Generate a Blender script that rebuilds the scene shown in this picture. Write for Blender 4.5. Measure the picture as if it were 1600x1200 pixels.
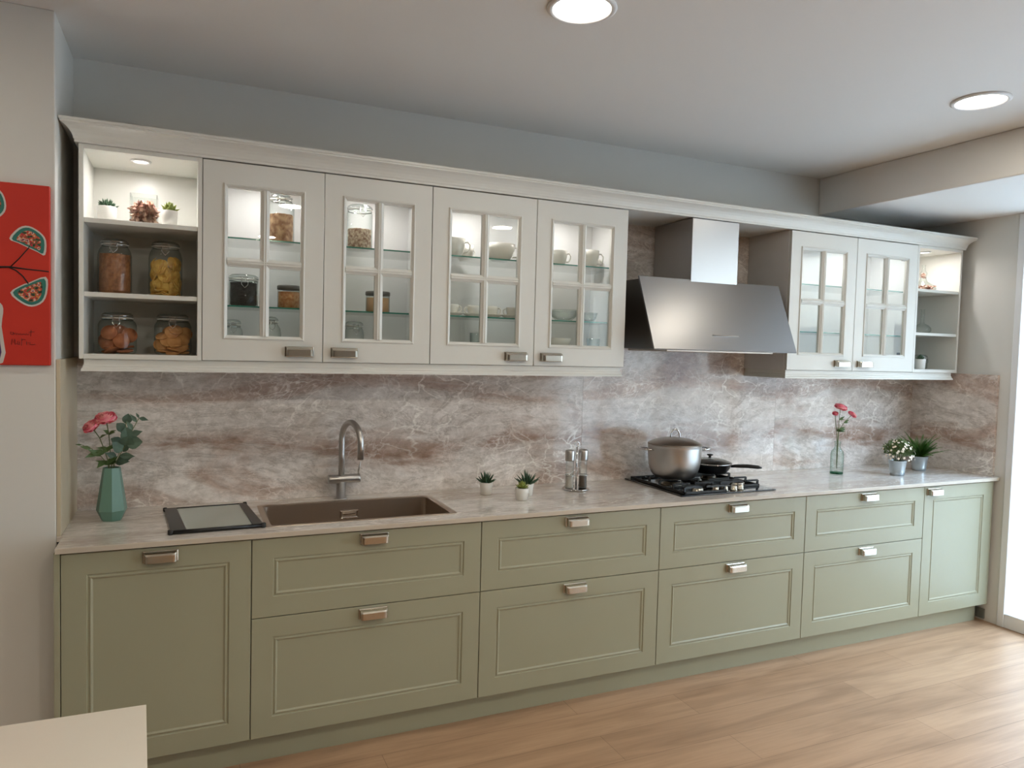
import bpy, bmesh, math, random
from mathutils import Vector, Matrix
for o in list(bpy.data.objects): bpy.data.objects.remove(o)
S = bpy.context.scene
COL = S.collection
# ------------------------------------------------------------------ camera
cam_data = bpy.data.cameras.new('camera'); cam = bpy.data.objects.new('camera', cam_data); COL.objects.link(cam)
yaw, pitch, roll = 0.4225, -0.0465, 0.0259
F = Vector((math.sin(yaw)*math.cos(pitch), math.cos(yaw)*math.cos(pitch), math.sin(pitch)))
R0 = Vector((math.cos(yaw), -math.sin(yaw), 0)); U0 = R0.cross(F)
RT = R0*math.cos(roll)+U0*math.sin(roll); UP = -R0*math.sin(roll)+U0*math.cos(roll)
M = Matrix(((RT.x, UP.x, -F.x, .3771), (RT.y, UP.y, -F.y, -2.7762), (RT.z, UP.z, -F.z, 1.5855), (0, 0, 0, 1)))
cam.matrix_world = M
cam_data.sensor_fit = 'HORIZONTAL'; cam_data.sensor_width = 36; cam_data.lens = 1135.47/1600*36
cam_data.clip_start = .05
S.camera = cam
# ------------------------------------------------------------------ world and exposure
W = bpy.data.worlds.new('world'); S.world = W; W.use_nodes = True
wn = W.node_tree.nodes; wl = W.node_tree.links
bg = wn['Background']
wtc = wn.new('ShaderNodeTexCoord'); wsep = wn.new('ShaderNodeSeparateXYZ'); wr = wn.new('ShaderNodeValToRGB')
wl.new(wtc.outputs['Generated'], wsep.inputs[0]); wl.new(wsep.outputs['Z'], wr.inputs[0]); wl.new(wr.outputs[0], bg.inputs['Color'])
wr.color_ramp.elements[0].position = 0.0; wr.color_ramp.elements[0].color = (.74, .86, 1, 1)
wr.color_ramp.elements[1].position = .7; wr.color_ramp.elements[1].color = (.54, .74, 1, 1)
bg.inputs['Strength'].default_value = 17
S.view_settings.view_transform = 'Standard'
try: S.view_settings.look = 'None'
except Exception: pass
S.view_settings.gamma = 1; S.view_settings.use_curve_mapping = False
S.view_settings.exposure = 0.2
try:
    S.cycles.transparent_max_bounces = 32; S.cycles.max_bounces = 10; S.cycles.diffuse_bounces = 5
    S.cycles.glossy_bounces = 5; S.cycles.caustics_reflective = False; S.cycles.caustics_refractive = False
    S.cycles.sample_clamp_indirect = 120
except Exception: pass
DOWN_W = 3.6      # watts of one ceiling downlight
LED_W = 1.2      # watts of one cabinet spotlight
def portal(loc, rot, sx, sy):
    l = bpy.data.lights.new('daylight_portal', 'AREA'); l.shape = 'RECTANGLE'; l.size = sx; l.size_y = sy
    l.cycles.is_portal = True
    o = bpy.data.objects.new('daylight_portal', l); o.location = loc; o.rotation_euler = rot; COL.objects.link(o)
portal((4.98, -2.32, 1.25), (0, math.pi/2, 0), 2.4, 4.56)
# ------------------------------------------------------------------ helpers
def lin(c):
    c = c/255.; return c/12.92 if c <= .04045 else ((c+.055)/1.055)**2.4
def rgb(r, g, b): return (lin(r), lin(g), lin(b), 1)
def _in(n, *names):
    for k in names:
        if k in n.inputs: return n.inputs[k]
def mat(name, col=(200, 200, 200), rough=.5, metal=0, emit=None, estr=0, coat=0, spec=None, bump=None, var=None):
    m = bpy.data.materials.new(name); m.use_nodes = True; nt = m.node_tree; b = nt.nodes['Principled BSDF']
    b.inputs['Base Color'].default_value = rgb(*col); b.inputs['Roughness'].default_value = rough; b.inputs['Metallic'].default_value = metal
    if coat: _in(b, 'Coat Weight', 'Clearcoat').default_value = coat; _in(b, 'Coat Roughness').default_value = .05
    if spec is not None: _in(b, 'Specular IOR Level', 'Specular').default_value = spec
    if emit: _in(b, 'Emission Color', 'Emission').default_value = rgb(*emit); b.inputs['Emission Strength'].default_value = estr
    tc = nt.nodes.new('ShaderNodeTexCoord')
    if var:   # (scale, amount, second colour)
        n = nt.nodes.new('ShaderNodeTexNoise'); n.inputs['Scale'].default_value = var[0]; n.inputs['Detail'].default_value = 5
        nt.links.new(tc.outputs['Object'], n.inputs['Vector'])
        r = nt.nodes.new('ShaderNodeValToRGB'); r.color_ramp.elements[0].position = .5-var[1]; r.color_ramp.elements[1].position = .5+var[1]
        r.color_ramp.elements[0].color = rgb(*col); r.color_ramp.elements[1].color = rgb(*var[2])
        nt.links.new(n.outputs[0], r.inputs[0]); nt.links.new(r.outputs[0], b.inputs['Base Color'])
    if bump:  # (scale vector, strength, distance)
        mp = nt.nodes.new('ShaderNodeMapping'); mp.inputs['Scale'].default_value = bump[0]
        n = nt.nodes.new('ShaderNodeTexNoise'); n.inputs['Scale'].default_value = 1; n.inputs['Detail'].default_value = 3
        bp = nt.nodes.new('ShaderNodeBump'); bp.inputs['Strength'].default_value = bump[1]; bp.inputs['Distance'].default_value = bump[2]
        nt.links.new(tc.outputs['Object'], mp.inputs[0]); nt.links.new(mp.outputs[0], n.inputs['Vector'])
        nt.links.new(n.outputs[0], bp.inputs['Height']); nt.links.new(bp.outputs[0], b.inputs['Normal'])
    return m
def glassmat(name, tint=(250, 253, 252), edge=None, rough=.01, refl=1.0, edgepow=.35):
    """clear glass: straight-through transparency tinted at grazing angles plus Fresnel reflection"""
    m = bpy.data.materials.new(name); m.use_nodes = True; nt = m.node_tree; nt.nodes.clear(); N = nt.nodes.new; L = nt.links.new
    out = N('ShaderNodeOutputMaterial'); mix = N('ShaderNodeMixShader'); tr = N('ShaderNodeBsdfTransparent'); gl = N('ShaderNodeBsdfGlossy')
    gl.inputs['Roughness'].default_value = rough; fr = N('ShaderNodeFresnel')
    ge = N('ShaderNodeNewGeometry'); mi = N('ShaderNodeMapRange')      # same reflectance from both faces of the pane
    L(ge.outputs['Backfacing'], mi.inputs[0]); mi.inputs[3].default_value = 1.45; mi.inputs[4].default_value = 1/1.45; L(mi.outputs[0], fr.inputs['IOR'])
    tr.inputs['Color'].default_value = rgb(*tint)
    if edge:
        lw = N('ShaderNodeLayerWeight'); lw.inputs['Blend'].default_value = edgepow
        mx = N('ShaderNodeMix'); mx.data_type = 'RGBA'; L(lw.outputs['Facing'], mx.inputs[0])
        mx.inputs[6].default_value = rgb(*tint); mx.inputs[7].default_value = rgb(*edge); L(mx.outputs[2], tr.inputs['Color'])
    mu = N('ShaderNodeMath'); mu.operation = 'MULTIPLY'; mu.inputs[1].default_value = refl
    L(fr.outputs[0], mu.inputs[0]); L(mu.outputs[0], mix.inputs[0]); L(tr.outputs[0], mix.inputs[1]); L(gl.outputs[0], mix.inputs[2]); L(mix.outputs[0], out.inputs[0])
    return m
def stone(name, scale=(1, 1, 2.0), base=(206, 198, 191), light=(238, 232, 228), rust=(186, 162, 148), dark=(146, 134, 122), rough=.09, streak=False, band=False, loc=(0, 0, 0), spec=.5):
    m = bpy.data.materials.new(name); m.use_nodes = True; nt = m.node_tree; b = nt.nodes['Principled BSDF']; N = nt.nodes.new; L = nt.links.new
    tc = N('ShaderNodeTexCoord'); mp = N('ShaderNodeMapping'); mp.inputs['Scale'].default_value = scale; mp.inputs['Location'].default_value = loc
    L(tc.outputs['Object'], mp.inputs[0])
    def noise(sc, det=6, dist=0, vec=None, ro=.55):
        n = N('ShaderNodeTexNoise'); n.inputs['Scale'].default_value = sc; n.inputs['Detail'].default_value = det; n.inputs['Distortion'].default_value = dist
        n.inputs['Roughness'].default_value = ro
        L(vec or mp.outputs[0], n.inputs['Vector']); return n
    def ramp(src, stops):
        r = N('ShaderNodeValToRGB'); e = r.color_ramp.elements
        e[0].position, e[0].color = stops[0]; e[1].position, e[1].color = stops[-1]
        for p, c in stops[1:-1]:
            q = e.new(p); q.color = c
        L(src, r.inputs[0]); return r
    def mix(f, a, bb, mode='MIX'):
        x = N('ShaderNodeMix'); x.data_type = 'RGBA'; x.blend_type = mode
        if isinstance(f, float): x.inputs[0].default_value = f
        else: L(f, x.inputs[0])
        for i, v in ((6, a), (7, bb)):
            if isinstance(v, tuple): x.inputs[i].default_value = v
            else: L(v, x.inputs[i])
        return x
    n1 = noise(1.7, 10, 1.6, ro=.68); c1 = ramp(n1.outputs[0], [(.34, rgb(*base)), (.5, tuple((a+b_)/2 for a, b_ in zip(rgb(*base), rgb(*light)))), (.68, rgb(*light))])
    # rust bands, stretched along the slab
    mp2 = N('ShaderNodeMapping'); mp2.inputs['Scale'].default_value = (scale[0]*.55, scale[1]*.55, scale[2]*1.35); mp2.inputs['Location'].default_value = (3.1+loc[0], 1.7, .35)
    L(tc.outputs['Object'], mp2.inputs[0])
    n2 = noise(1.7, 8, 1.4, mp2.outputs[0], .6); k2 = ramp(n2.outputs[0], [(.50, (0, 0, 0, 1)), (.62, (.8, .8, .8, 1))])
    if band:   # a brown seam that runs along the slab about 0.2 m above the worktop
        sp = N('ShaderNodeSeparateXYZ'); L(tc.outputs['Object'], sp.inputs[0]); nb = noise(1.1, 5, .8, mp2.outputs[0])
        ad = N('ShaderNodeMath'); ad.operation = 'MULTIPLY_ADD'; L(nb.outputs[0], ad.inputs[0]); ad.inputs[1].default_value = .42; L(sp.outputs['Z'], ad.inputs[2])
        kb = ramp(ad.outputs[0], [(.31, (0, 0, 0, 1)), (.38, (.85, .85, .85, 1)), (.43, (.6, .6, .6, 1)), (.50, (0, 0, 0, 1))])
        nb2 = noise(3.0, 8, 1.5, mp2.outputs[0], .7); kb2 = ramp(nb2.outputs[0], [(.38, (0, 0, 0, 1)), (.58, (1, 1, 1, 1))])
        bm = mix(1.0, kb.outputs[0], kb2.outputs[0], 'MULTIPLY')
    x1 = mix(k2.outputs[0], c1.outputs[0], rgb(*rust))
    if band: x1 = mix(bm.outputs[2], x1.outputs[2], rgb(158, 126, 108))
    n3 = noise(1.5, 9, 2.6, mp2.outputs[0], .72); k3 = ramp(n3.outputs[0], [(.48, (0, 0, 0, 1)), (.497, (.4, .4, .4, 1)), (.503, (.4, .4, .4, 1)), (.52, (0, 0, 0, 1))])
    x2 = mix(k3.outputs[0], x1.outputs[2], rgb(*dark))
    # pale crackle veins
    wn_ = noise(3.5, 5, .6); va = N('ShaderNodeVectorMath'); va.operation = 'MULTIPLY_ADD'; L(wn_.outputs['Color'], va.inputs[0]); va.inputs[1].default_value = (.35, .35, .35); L(mp.outputs[0], va.inputs[2])
    vo = N('ShaderNodeTexVoronoi'); vo.feature = 'DISTANCE_TO_EDGE'; vo.inputs['Scale'].default_value = 6.0; L(va.outputs[0], vo.inputs['Vector'])
    k4 = ramp(vo.outputs['Distance'], [(0, (.85, .85, .85, 1)), (.045, (0, 0, 0, 1))])
    n5 = noise(1.3, 3); k5 = ramp(n5.outputs[0], [(.42, (0, 0, 0, 1)), (.6, (1, 1, 1, 1))])
    f4 = mix(1.0, k4.outputs[0], k5.outputs[0], 'MULTIPLY')
    x3 = mix(f4.outputs[2], x2.outputs[2], rgb(min(255, light[0]+22), min(255, light[1]+20), min(255, light[2]+18)))
    v2 = N('ShaderNodeTexVoronoi'); v2.feature = 'DISTANCE_TO_EDGE'; v2.inputs['Scale'].default_value = 19.0; L(va.outputs[0], v2.inputs['Vector'])
    k7 = ramp(v2.outputs['Distance'], [(0, (.5, .5, .5, 1)), (.09, (0, 0, 0, 1))])
    n8 = noise(2.2, 6, .8); k8 = ramp(n8.outputs[0], [(.48, (0, 0, 0, 1)), (.62, (1, 1, 1, 1))])
    f7 = mix(1.0, k7.outputs[0], k8.outputs[0], 'MULTIPLY')
    x3 = mix(f7.outputs[2], x3.outputs[2], rgb(min(255, light[0]+16), min(255, light[1]+16), min(255, light[2]+16)))
    n9 = noise(4.5, 8, 1.2, ro=.8); k9 = ramp(n9.outputs[0], [(.36, (.78, .74, .71, 1)), (.56, (1.04, 1.04, 1.04, 1))])
    x3 = mix(.8 if band else .3, x3.outputs[2], k9.outputs[0], 'MULTIPLY')
    n6 = noise(22, 6, .4, ro=.75); k6 = ramp(n6.outputs[0], [(.3, (.72, .70, .68, 1)), (.6, (1.1, 1.1, 1.1, 1))])
    x4 = mix(.8, x3.outputs[2], k6.outputs[0], 'MULTIPLY')
    L(x4.outputs[2], b.inputs['Base Color']); b.inputs['Roughness'].default_value = rough
    _in(b, 'Specular IOR Level', 'Specular').default_value = spec
    return m
# ---- materials
M_WALL = mat('wall_paint', (214, 213, 208), .75, bump=((60, 60, 60), .05, .002))
M_WALLD = mat('taupe_bounce_damper', (128, 120, 112), .8)  # for the unseen far walls, kept dark to cut bounce light
M_CEIL = mat('ceiling_paint', (226, 225, 223), .8)
M_WHITE = mat('white_lacquer', (214, 214, 208), .32)
M_INNER = mat('cabinet_interior_white', (222, 221, 220), .5)
M_GREEN = mat('sage_green_lacquer', (152, 150, 127), .38)
M_STEEL = mat('brushed_steel', (150, 149, 150), .33, 1, bump=((3, 3, 260), .06, .001))
M_STEELV = mat('brushed_steel_vertical', (190, 188, 186), .34, 1, bump=((260, 260, 3), .05, .001))
M_NICKEL = mat('satin_nickel', (196, 190, 178), .25, 1)
M_CHROME = mat('chrome', (215, 215, 215), .08, 1)
M_SINK = mat('sink_steel', (186, 172, 158), .34, 1, bump=((4, 4, 200), .05, .001))
M_HOODSIDE = mat('dark_steel_side', (110, 106, 100), .4, 1)
M_BLACKGLASS = mat('black_glass', (10, 11, 13), .05, 0, coat=.5)
M_IRON = mat('cast_iron', (20, 20, 21), .45)
M_BLACKPL = mat('black_plastic', (24, 25, 28), .35)
M_SPLASH = stone('marble_splashback', (1.0, 1.0, 1.55), band=True)
M_TOP = stone('marble_worktop', (.8, 3.2, 3.2), base=(208, 202, 196), light=(232, 227, 222), rust=(190, 178, 166), dark=(166, 158, 150), rough=.07, loc=(1.3, .4, 0))
M_EDGE = mat('worktop_edge', (196, 184, 166), .3, var=(6, .25, (182, 172, 158)))
M_CREAM = mat('cream_edge_strip', (196, 184, 160), .4)
M_ISLAND = mat('pale_quartz', (214, 207, 194), .25, var=(1.6, .12, (206, 199, 187)))
M_PANE = glassmat('cabinet_pane', (250, 252, 251), None, .003)
M_SHELFGL = glassmat('glass_shelf_clear', (251, 253, 252), None, .01)
M_SHELFED = mat('glass_shelf_edge', (62, 128, 112), .1)
M_JAR = glassmat('jar_glass', (251, 253, 252), (196, 204, 201), .02, .9, .3)
M_GREENGL = glassmat('green_bottle_glass', (247, 252, 250), (168, 198, 185), .02, .9, .35)
M_GREENBASE = glassmat('green_bottle_base', (110, 190, 160), (60, 130, 105), .05, .9, .35)
M_FROST = mat('frosted_glass_panel', (168, 178, 172), .18, coat=.3)
M_WPOT = mat('white_ceramic', (222, 220, 214), .35)
M_CUP = mat('white_porcelain', (226, 222, 214), .18)
M_ZINC = mat('zinc_bucket', (196, 202, 204), .38, .7, var=(9, .2, (160, 172, 180)))
M_SOIL = mat('dark_soil', (40, 32, 26), .9)
M_TEAL = mat('teal_ceramic', (98, 134, 121), .42)
M_LEAFD = mat('dark_agave_leaf', (38, 66, 44), .5, var=(30, .15, (58, 88, 60)))
M_LEAFY = mat('lime_succulent_leaf', (112, 130, 46), .45, var=(30, .15, (140, 150, 70)))
M_LEAFG = mat('green_leaf', (58, 84, 46), .5, var=(20, .2, (84, 108, 60)))
M_EUCA = mat('eucalyptus_leaf', (46, 66, 52), .55, var=(12, .2, (92, 118, 100)))
M_FERN = mat('fern_frond', (98, 144, 62), .5, var=(14, .2, (62, 108, 46)))
M_PINK = mat('pink_petal', (250, 126, 150), .55, var=(26, .14, (255, 196, 190)))
M_PINKD = mat('deep_pink_petal', (238, 78, 122), .55, var=(26, .14, (250, 140, 160)))
M_TINYW = mat('cream_blossom', (242, 238, 222), .6, var=(30, .2, (248, 228, 210)))
M_STEM = mat('flower_stem', (92, 104, 62), .55)
M_BISC = mat('biscuit', (210, 156, 98), .7, var=(40, .2, (176, 118, 66)))
M_GINGER = mat('ginger_biscuit', (172, 104, 62), .7, var=(40, .2, (136, 76, 44)))
M_CRISP = mat('yellow_crisp', (222, 186, 96), .6, var=(25, .2, (192, 140, 62)))
M_PASTA = mat('brown_pasta', (170, 114, 74), .6, var=(60, .2, (118, 74, 46)))
M_CEREAL = mat('toasted_cereal', (224, 180, 140), .7, var=(50, .12, (172, 120, 84)))
M_OATS = mat('mixed_seeds', (230, 206, 176), .7, var=(90, .1, (160, 118, 92)))
M_COFFEE = mat('dark_coffee_grounds', (34, 28, 26), .8)
M_SUGAR = mat('orange_lentils', (226, 176, 122), .7, var=(90, .2, (190, 112, 60)))
M_SPICE = mat('brown_powder', (206, 162, 120), .8)
M_SALT = mat('coarse_salt', (186, 178, 168), .8)
M_PEPPER = mat('peppercorns', (92, 80, 72), .8)
M_POTP = mat('potpourri_petals', (150, 92, 78), .7, var=(35, .14, (226, 190, 170)))
M_SILVERLID = mat('grey_lid', (120, 118, 114), .35, .6)
M_WFRAME = mat('white_door_frame', (226, 228, 230), .35)
M_PAVE = mat('pavement', (176, 174, 170), .85, var=(2, .2, (160, 158, 154)))
M_FACADE = mat('facade', (190, 182, 172), .85, var=(.6, .2, (172, 160, 148)))
M_DARKGL = mat('facade_window', (60, 72, 86), .1)
M_LAMP = mat('lamp_diffuser', (255, 255, 255), .5, emit=(255, 250, 240), estr=7)
M_RING = mat('lamp_ring', (225, 225, 225), .4)
M_SOCK = mat('grey_socket', (120, 122, 116), .5)
M_RED = mat('vermilion_canvas', (196, 44, 22), .65, var=(5, .3, (184, 34, 18)))
M_PWH = mat('painted_white', (196, 190, 184), .6); M_PTE = mat('painted_teal', (36, 110, 100), .6)
M_PBK = mat('painted_black', (26, 16, 18), .6); M_PPU = mat('painted_purple', (70, 40, 96), .6)
def splotch(name):
    m = bpy.data.materials.new(name); m.use_nodes = True; nt = m.node_tree; b = nt.nodes['Principled BSDF']
    tc = nt.nodes.new('ShaderNodeTexCoord'); v = nt.nodes.new('ShaderNodeTexNoise'); v.inputs['Scale'].default_value = 75; v.inputs['Detail'].default_value = 2
    r = nt.nodes.new('ShaderNodeValToRGB'); r.color_ramp.interpolation = 'CONSTANT'
    cs = [(0, (30, 24, 22)), (.38, (60, 96, 50)), (.45, (176, 40, 50)), (.52, (196, 120, 50)), (.57, (196, 170, 160)), (.64, (120, 36, 60)), (.7, (60, 40, 30))]
    e = r.color_ramp.elements; e[0].position = 0; e[0].color = rgb(*cs[0][1]); e[1].position = .7; e[1].color = rgb(*cs[-1][1])
    for p, c in cs[1:-1]:
        q = e.new(p); q.color = rgb(*c)
    nt.links.new(tc.outputs['Object'], v.inputs['Vector']); nt.links.new(v.outputs[0], r.inputs[0]); nt.links.new(r.outputs[0], b.inputs['Base Color']); b.inputs['Roughness'].default_value = .6
    return m
M_SPLOT = splotch('painted_petals')
def floor_mat():
    m = bpy.data.materials.new('oak_planks'); m.use_nodes = True; nt = m.node_tree; b = nt.nodes['Principled BSDF']; N = nt.nodes.new; L = nt.links.new
    tc = N('ShaderNodeTexCoord'); mp = N('ShaderNodeMapping'); L(tc.outputs['Object'], mp.inputs[0]); mp.inputs['Location'].default_value = (.3, .07, 0)
    br = N('ShaderNodeTexBrick'); L(mp.outputs[0], br.inputs['Vector']); br.inputs['Scale'].default_value = 1; br.inputs['Brick Width'].default_value = 1.38; br.inputs['Row Height'].default_value = .192
    br.inputs['Mortar Size'].default_value = .0012; br.inputs['Mortar Smooth'].default_value = .4; br.offset = .37; br.offset_frequency = 2
    br.inputs['Color1'].default_value = rgb(182, 148, 118); br.inputs['Color2'].default_value = rgb(172, 138, 109); br.inputs['Mortar'].default_value = rgb(128, 98, 76)
    mg = N('ShaderNodeMapping'); mg.inputs['Scale'].default_value = (1.1, 9, 1); L(tc.outputs['Object'], mg.inputs[0])
    n = N('ShaderNodeTexNoise'); n.inputs['Scale'].default_value = 1.3; n.inputs['Detail'].default_value = 7; n.inputs['Distortion'].default_value = .8; L(mg.outputs[0], n.inputs['Vector'])
    r = N('ShaderNodeValToRGB'); r.color_ramp.elements[0].position = .3; r.color_ramp.elements[0].color = (.74, .70, .67, 1); r.color_ramp.elements[1].position = .62; r.color_ramp.elements[1].color = (1.06, 1.05, 1.04, 1)
    L(n.outputs[0], r.inputs[0])
    mg2 = N('ShaderNodeMapping'); mg2.inputs['Scale'].default_value = (4, 90, 1); L(tc.outputs['Object'], mg2.inputs[0])
    n2 = N('ShaderNodeTexNoise'); n2.inputs['Scale'].default_value = 1; n2.inputs['Detail'].default_value = 4; L(mg2.outputs[0], n2.inputs['Vector'])
    r2 = N('ShaderNodeValToRGB'); r2.color_ramp.elements[0].position = .3; r2.color_ramp.elements[0].color = (.9, .89, .88, 1); r2.color_ramp.elements[1].position = .6; r2.color_ramp.elements[1].color = (1, 1, 1, 1); L(n2.outputs[0], r2.inputs[0])
    x = N('ShaderNodeMix'); x.data_type = 'RGBA'; x.blend_type = 'MULTIPLY'; x.inputs[0].default_value = 1; L(br.outputs[0], x.inputs[6]); L(r.outputs[0], x.inputs[7])
    y = N('ShaderNodeMix'); y.data_type = 'RGBA'; y.blend_type = 'MULTIPLY'; y.inputs[0].default_value = 1; L(x.outputs[2], y.inputs[6]); L(r2.outputs[0], y.inputs[7])
    L(y.outputs[2], b.inputs['Base Color']); b.inputs['Roughness'].default_value = .38
    return m
M_FLOOR = floor_mat()
# ---- mesh builder
class MB:
    def __init__(s): s.b = bmesh.new(); s.mi = 0; s.sm = False
    def face(s, vs):
        try: f = s.b.faces.new(vs)
        except ValueError: return None
        f.material_index = s.mi; f.smooth = s.sm; return f
    def box(s, x0, x1, y0, y1, z0, z1, bev=0, seg=2):
        v = [s.b.verts.new(p) for p in ((x0, y0, z0), (x1, y0, z0), (x1, y1, z0), (x0, y1, z0), (x0, y0, z1), (x1, y0, z1), (x1, y1, z1), (x0, y1, z1))]
        fs = [s.face([v[i] for i in q]) for q in ((3, 2, 1, 0), (4, 5, 6, 7), (0, 1, 5, 4), (1, 2, 6, 5), (2, 3, 7, 6), (3, 0, 4, 7))]
        if bev:
            es = list({e for f in fs for e in f.edges})
            bmesh.ops.bevel(s.b, geom=es, offset=bev, segments=seg, affect='EDGES', profile=.5)
        return s
    def rings(s, rs, closed=True, caps=(True, True), wrap=False):
        V = [[s.b.verts.new(p) for p in r] for r in rs]
        n = len(V[0]); m = len(V)
        for i in range(m if wrap else m-1):
            a, b_ = V[i], V[(i+1) % m]
            for j in range(n if closed else n-1):
                k = (j+1) % n; s.face([a[j], a[k], b_[k], b_[j]])
        if not wrap:
            if caps[0]: s.face(V[0][::-1])
            if caps[1]: s.face(V[-1])
        return s
    def lathe(s, prof, cx=0, cy=0, seg=24, cz=0, caps=(True, True), smooth=True, ph=0, sx=1, sy=1):
        o = s.sm; s.sm = smooth
        rs = [[(cx+sx*max(r, 1e-5)*math.cos(ph+2*math.pi*j/seg), cy+sy*max(r, 1e-5)*math.sin(ph+2*math.pi*j/seg), cz+z) for j in range(seg)] for r, z in prof]
        s.rings(rs, True, caps); s.sm = o; return s
    def tube(s, pts, r, seg=8, caps=True, closed=False):
        o = s.sm; s.sm = True
        P = [Vector(p) for p in pts]; n = len(P); rad = r if isinstance(r, (list, tuple)) else [r]*n
        T = []
        for i in range(n):
            if closed: t = P[(i+1) % n]-P[i-1]
            else: t = P[min(i+1, n-1)]-P[max(i-1, 0)]
            T.append(t.normalized())
        a = Vector((0, 0, 1)) if abs(T[0].z) < .9 else Vector((1, 0, 0))
        u = (a-T[0]*a.dot(T[0])).normalized(); rs = []
        for i in range(n):
            u = (u-T[i]*u.dot(T[i])).normalized(); w = T[i].cross(u)
            rs.append([tuple(P[i]+(u*math.cos(2*math.pi*j/seg)+w*math.sin(2*math.pi*j/seg))*rad[i]) for j in range(seg)])
        if closed: s.rings(rs, True, (False, False), wrap=True)
        else: s.rings(rs, True, (caps, caps))
        s.sm = o; return s
    def prism(s, poly, axis, a0, a1):
        """poly of 2D points extruded along axis ('x': (y,z), 'y': (x,z), 'z': (x,y))"""
        def P(p, a):
            return {'x': (a, p[0], p[1]), 'y': (p[0], a, p[1]), 'z': (p[0], p[1], a)}[axis]
        return s.rings([[P(p, a0) for p in poly], [P(p, a1) for p in poly]])
    def frame(s, x0, x1, z0, z1, prof, cap=False, wrap=True):
        """mitred rectangle in XZ; prof = list of (inset, y)"""
        rs = [[(x0+i, y, z0+i), (x1-i, y, z0+i), (x1-i, y, z1-i), (x0+i, y, z1-i)] for i, y in prof]
        if wrap: return s.rings(rs, True, (False, False), wrap=True)
        return s.rings(rs, True, (True, cap))
    def leaf(s, base, d, up, length, width, curl=.3, n=5, prof=None, fold=.15):
        d = Vector(d).normalized(); up = Vector(up); side = d.cross(up).normalized(); up = side.cross(d).normalized(); base = Vector(base)
        prof = prof or [.15, .75, 1, .8, .45, .0]; n = len(prof)-1; L_, R_, C_ = [], [], []
        for i in range(n+1):
            t = i/n; c = base+d*length*t-up*curl*length*t*t; w = width*.5*prof[i]+1e-5
            L_.append(s.b.verts.new(c-side*w+up*w*fold)); R_.append(s.b.verts.new(c+side*w+up*w*fold)); C_.append(s.b.verts.new(c))
        for i in range(n):
            s.face([L_[i], C_[i], C_[i+1], L_[i+1]]); s.face([C_[i], R_[i], R_[i+1], C_[i+1]])
        return s
    def build(s, name, mats, parent=None, off=None, label=None, norm=True):
        me = bpy.data.meshes.new(name)
        if norm: bmesh.ops.recalc_face_normals(s.b, faces=s.b.faces)
        if off is not None: bmesh.ops.translate(s.b, verts=s.b.verts, vec=-Vector(off))
        s.b.to_mesh(me); s.b.free()
        for m in (mats if isinstance(mats, (list, tuple)) else [mats]): me.materials.append(m)
        o = bpy.data.objects.new(name, me); COL.objects.link(o)
        if parent is not None: o.parent = parent
        if label: o['label'] = label
        return o
def root_loc(p):
    while p.parent: p = p.parent
    return p.location
def thing(name, label, cat, loc=(0, 0, 0), rz=0, group=None):
    o = bpy.data.objects.new(name, None); o.empty_display_size = .05; COL.objects.link(o); o.location = loc; o.rotation_euler = (0, 0, rz)
    o['label'] = label; o['category'] = cat
    if group: o['group'] = group
    return o
def tag(o, label, cat, group=None):
    o['label'] = label; o['category'] = cat
    if group: o['group'] = group
    return o
def wp(mb, name, mats, parent, label=None):       # a part whose mesh was built in world coordinates
    return mb.build(name, mats, parent, off=root_loc(parent), label=label)
def single(mb, name, mats, label, cat, loc=(0, 0, 0), rz=0, group=None):   # one-mesh thing built in local coordinates
    o = mb.build(name, mats); o.location = loc; o.rotation_euler = (0, 0, rz); return tag(o, label, cat, group)
def wsingle(mb, name, mats, label, cat, base, group=None):                 # one-mesh thing built in world coordinates
    o = mb.build(name, mats, off=base); o.location = base; return tag(o, label, cat, group)
def struct(mb, name, mats):
    o = mb.build(name, mats); o['kind'] = 'structure'; return o
def copy_thing(o, loc, rz=None, label=None, group=None, scale=None):
    r = o.copy(); COL.objects.link(r); r.location = loc
    if rz is not None: r.rotation_euler = (0, 0, rz)
    if scale: r.scale = (scale,)*3 if not isinstance(scale, tuple) else scale
    if label: r['label'] = label
    if group: r['group'] = group
    for c in list(o.children):
        k = c.copy(); COL.objects.link(k); k.parent = r
        for g in list(c.children):
            q = g.copy(); COL.objects.link(q); q.parent = k
    return r
# ------------------------------------------------------------------ setting
YB = .58; XR = 4.865; ZC = 2.69; ZT = .894; ZB = .875; ZS = 2.468
XL = -6.5; YF = -9.0  # unseen room ends, set far back to weaken the bounce light
struct(MB().box(XL, XR+.02, YF, .8, -.1, 0), 'floor', M_FLOOR)
struct(MB().box(XL, XR+.3, YF-.1, .8, ZC, ZC+.12), 'ceiling', M_CEIL)
struct(MB().box(-.032, XR+.1, YB+.02, YB+.15, 0, ZC), 'wall_back', M_WALL)
struct(MB().box(XL, -.032, .156, YB+.15, 0, ZC, .004), 'wall_left', M_WALL)
struct(MB().box(XL-.1, XL, YF, YB+.15, 0, ZC), 'wall_west', M_WALLD)
struct(MB().box(XL, XR+.3, YF-.1, YF, 0, ZC), 'wall_front', M_WALLD)
struct(MB().box(3.94, XR+.1, YF, YB+.02, ZS, ZC, .006), 'trim_1', M_CEIL)      # dropped beam in front of the glazing
struct(MB().box(XR, XR+.15, -.045, YB+.15, 0, ZS+.05), 'wall_right', M_WALL)
struct(MB().box(XR, XR+.15, YF-.1, -4.602, 0, ZS+.05), 'wall_east', M_WALL)
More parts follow.
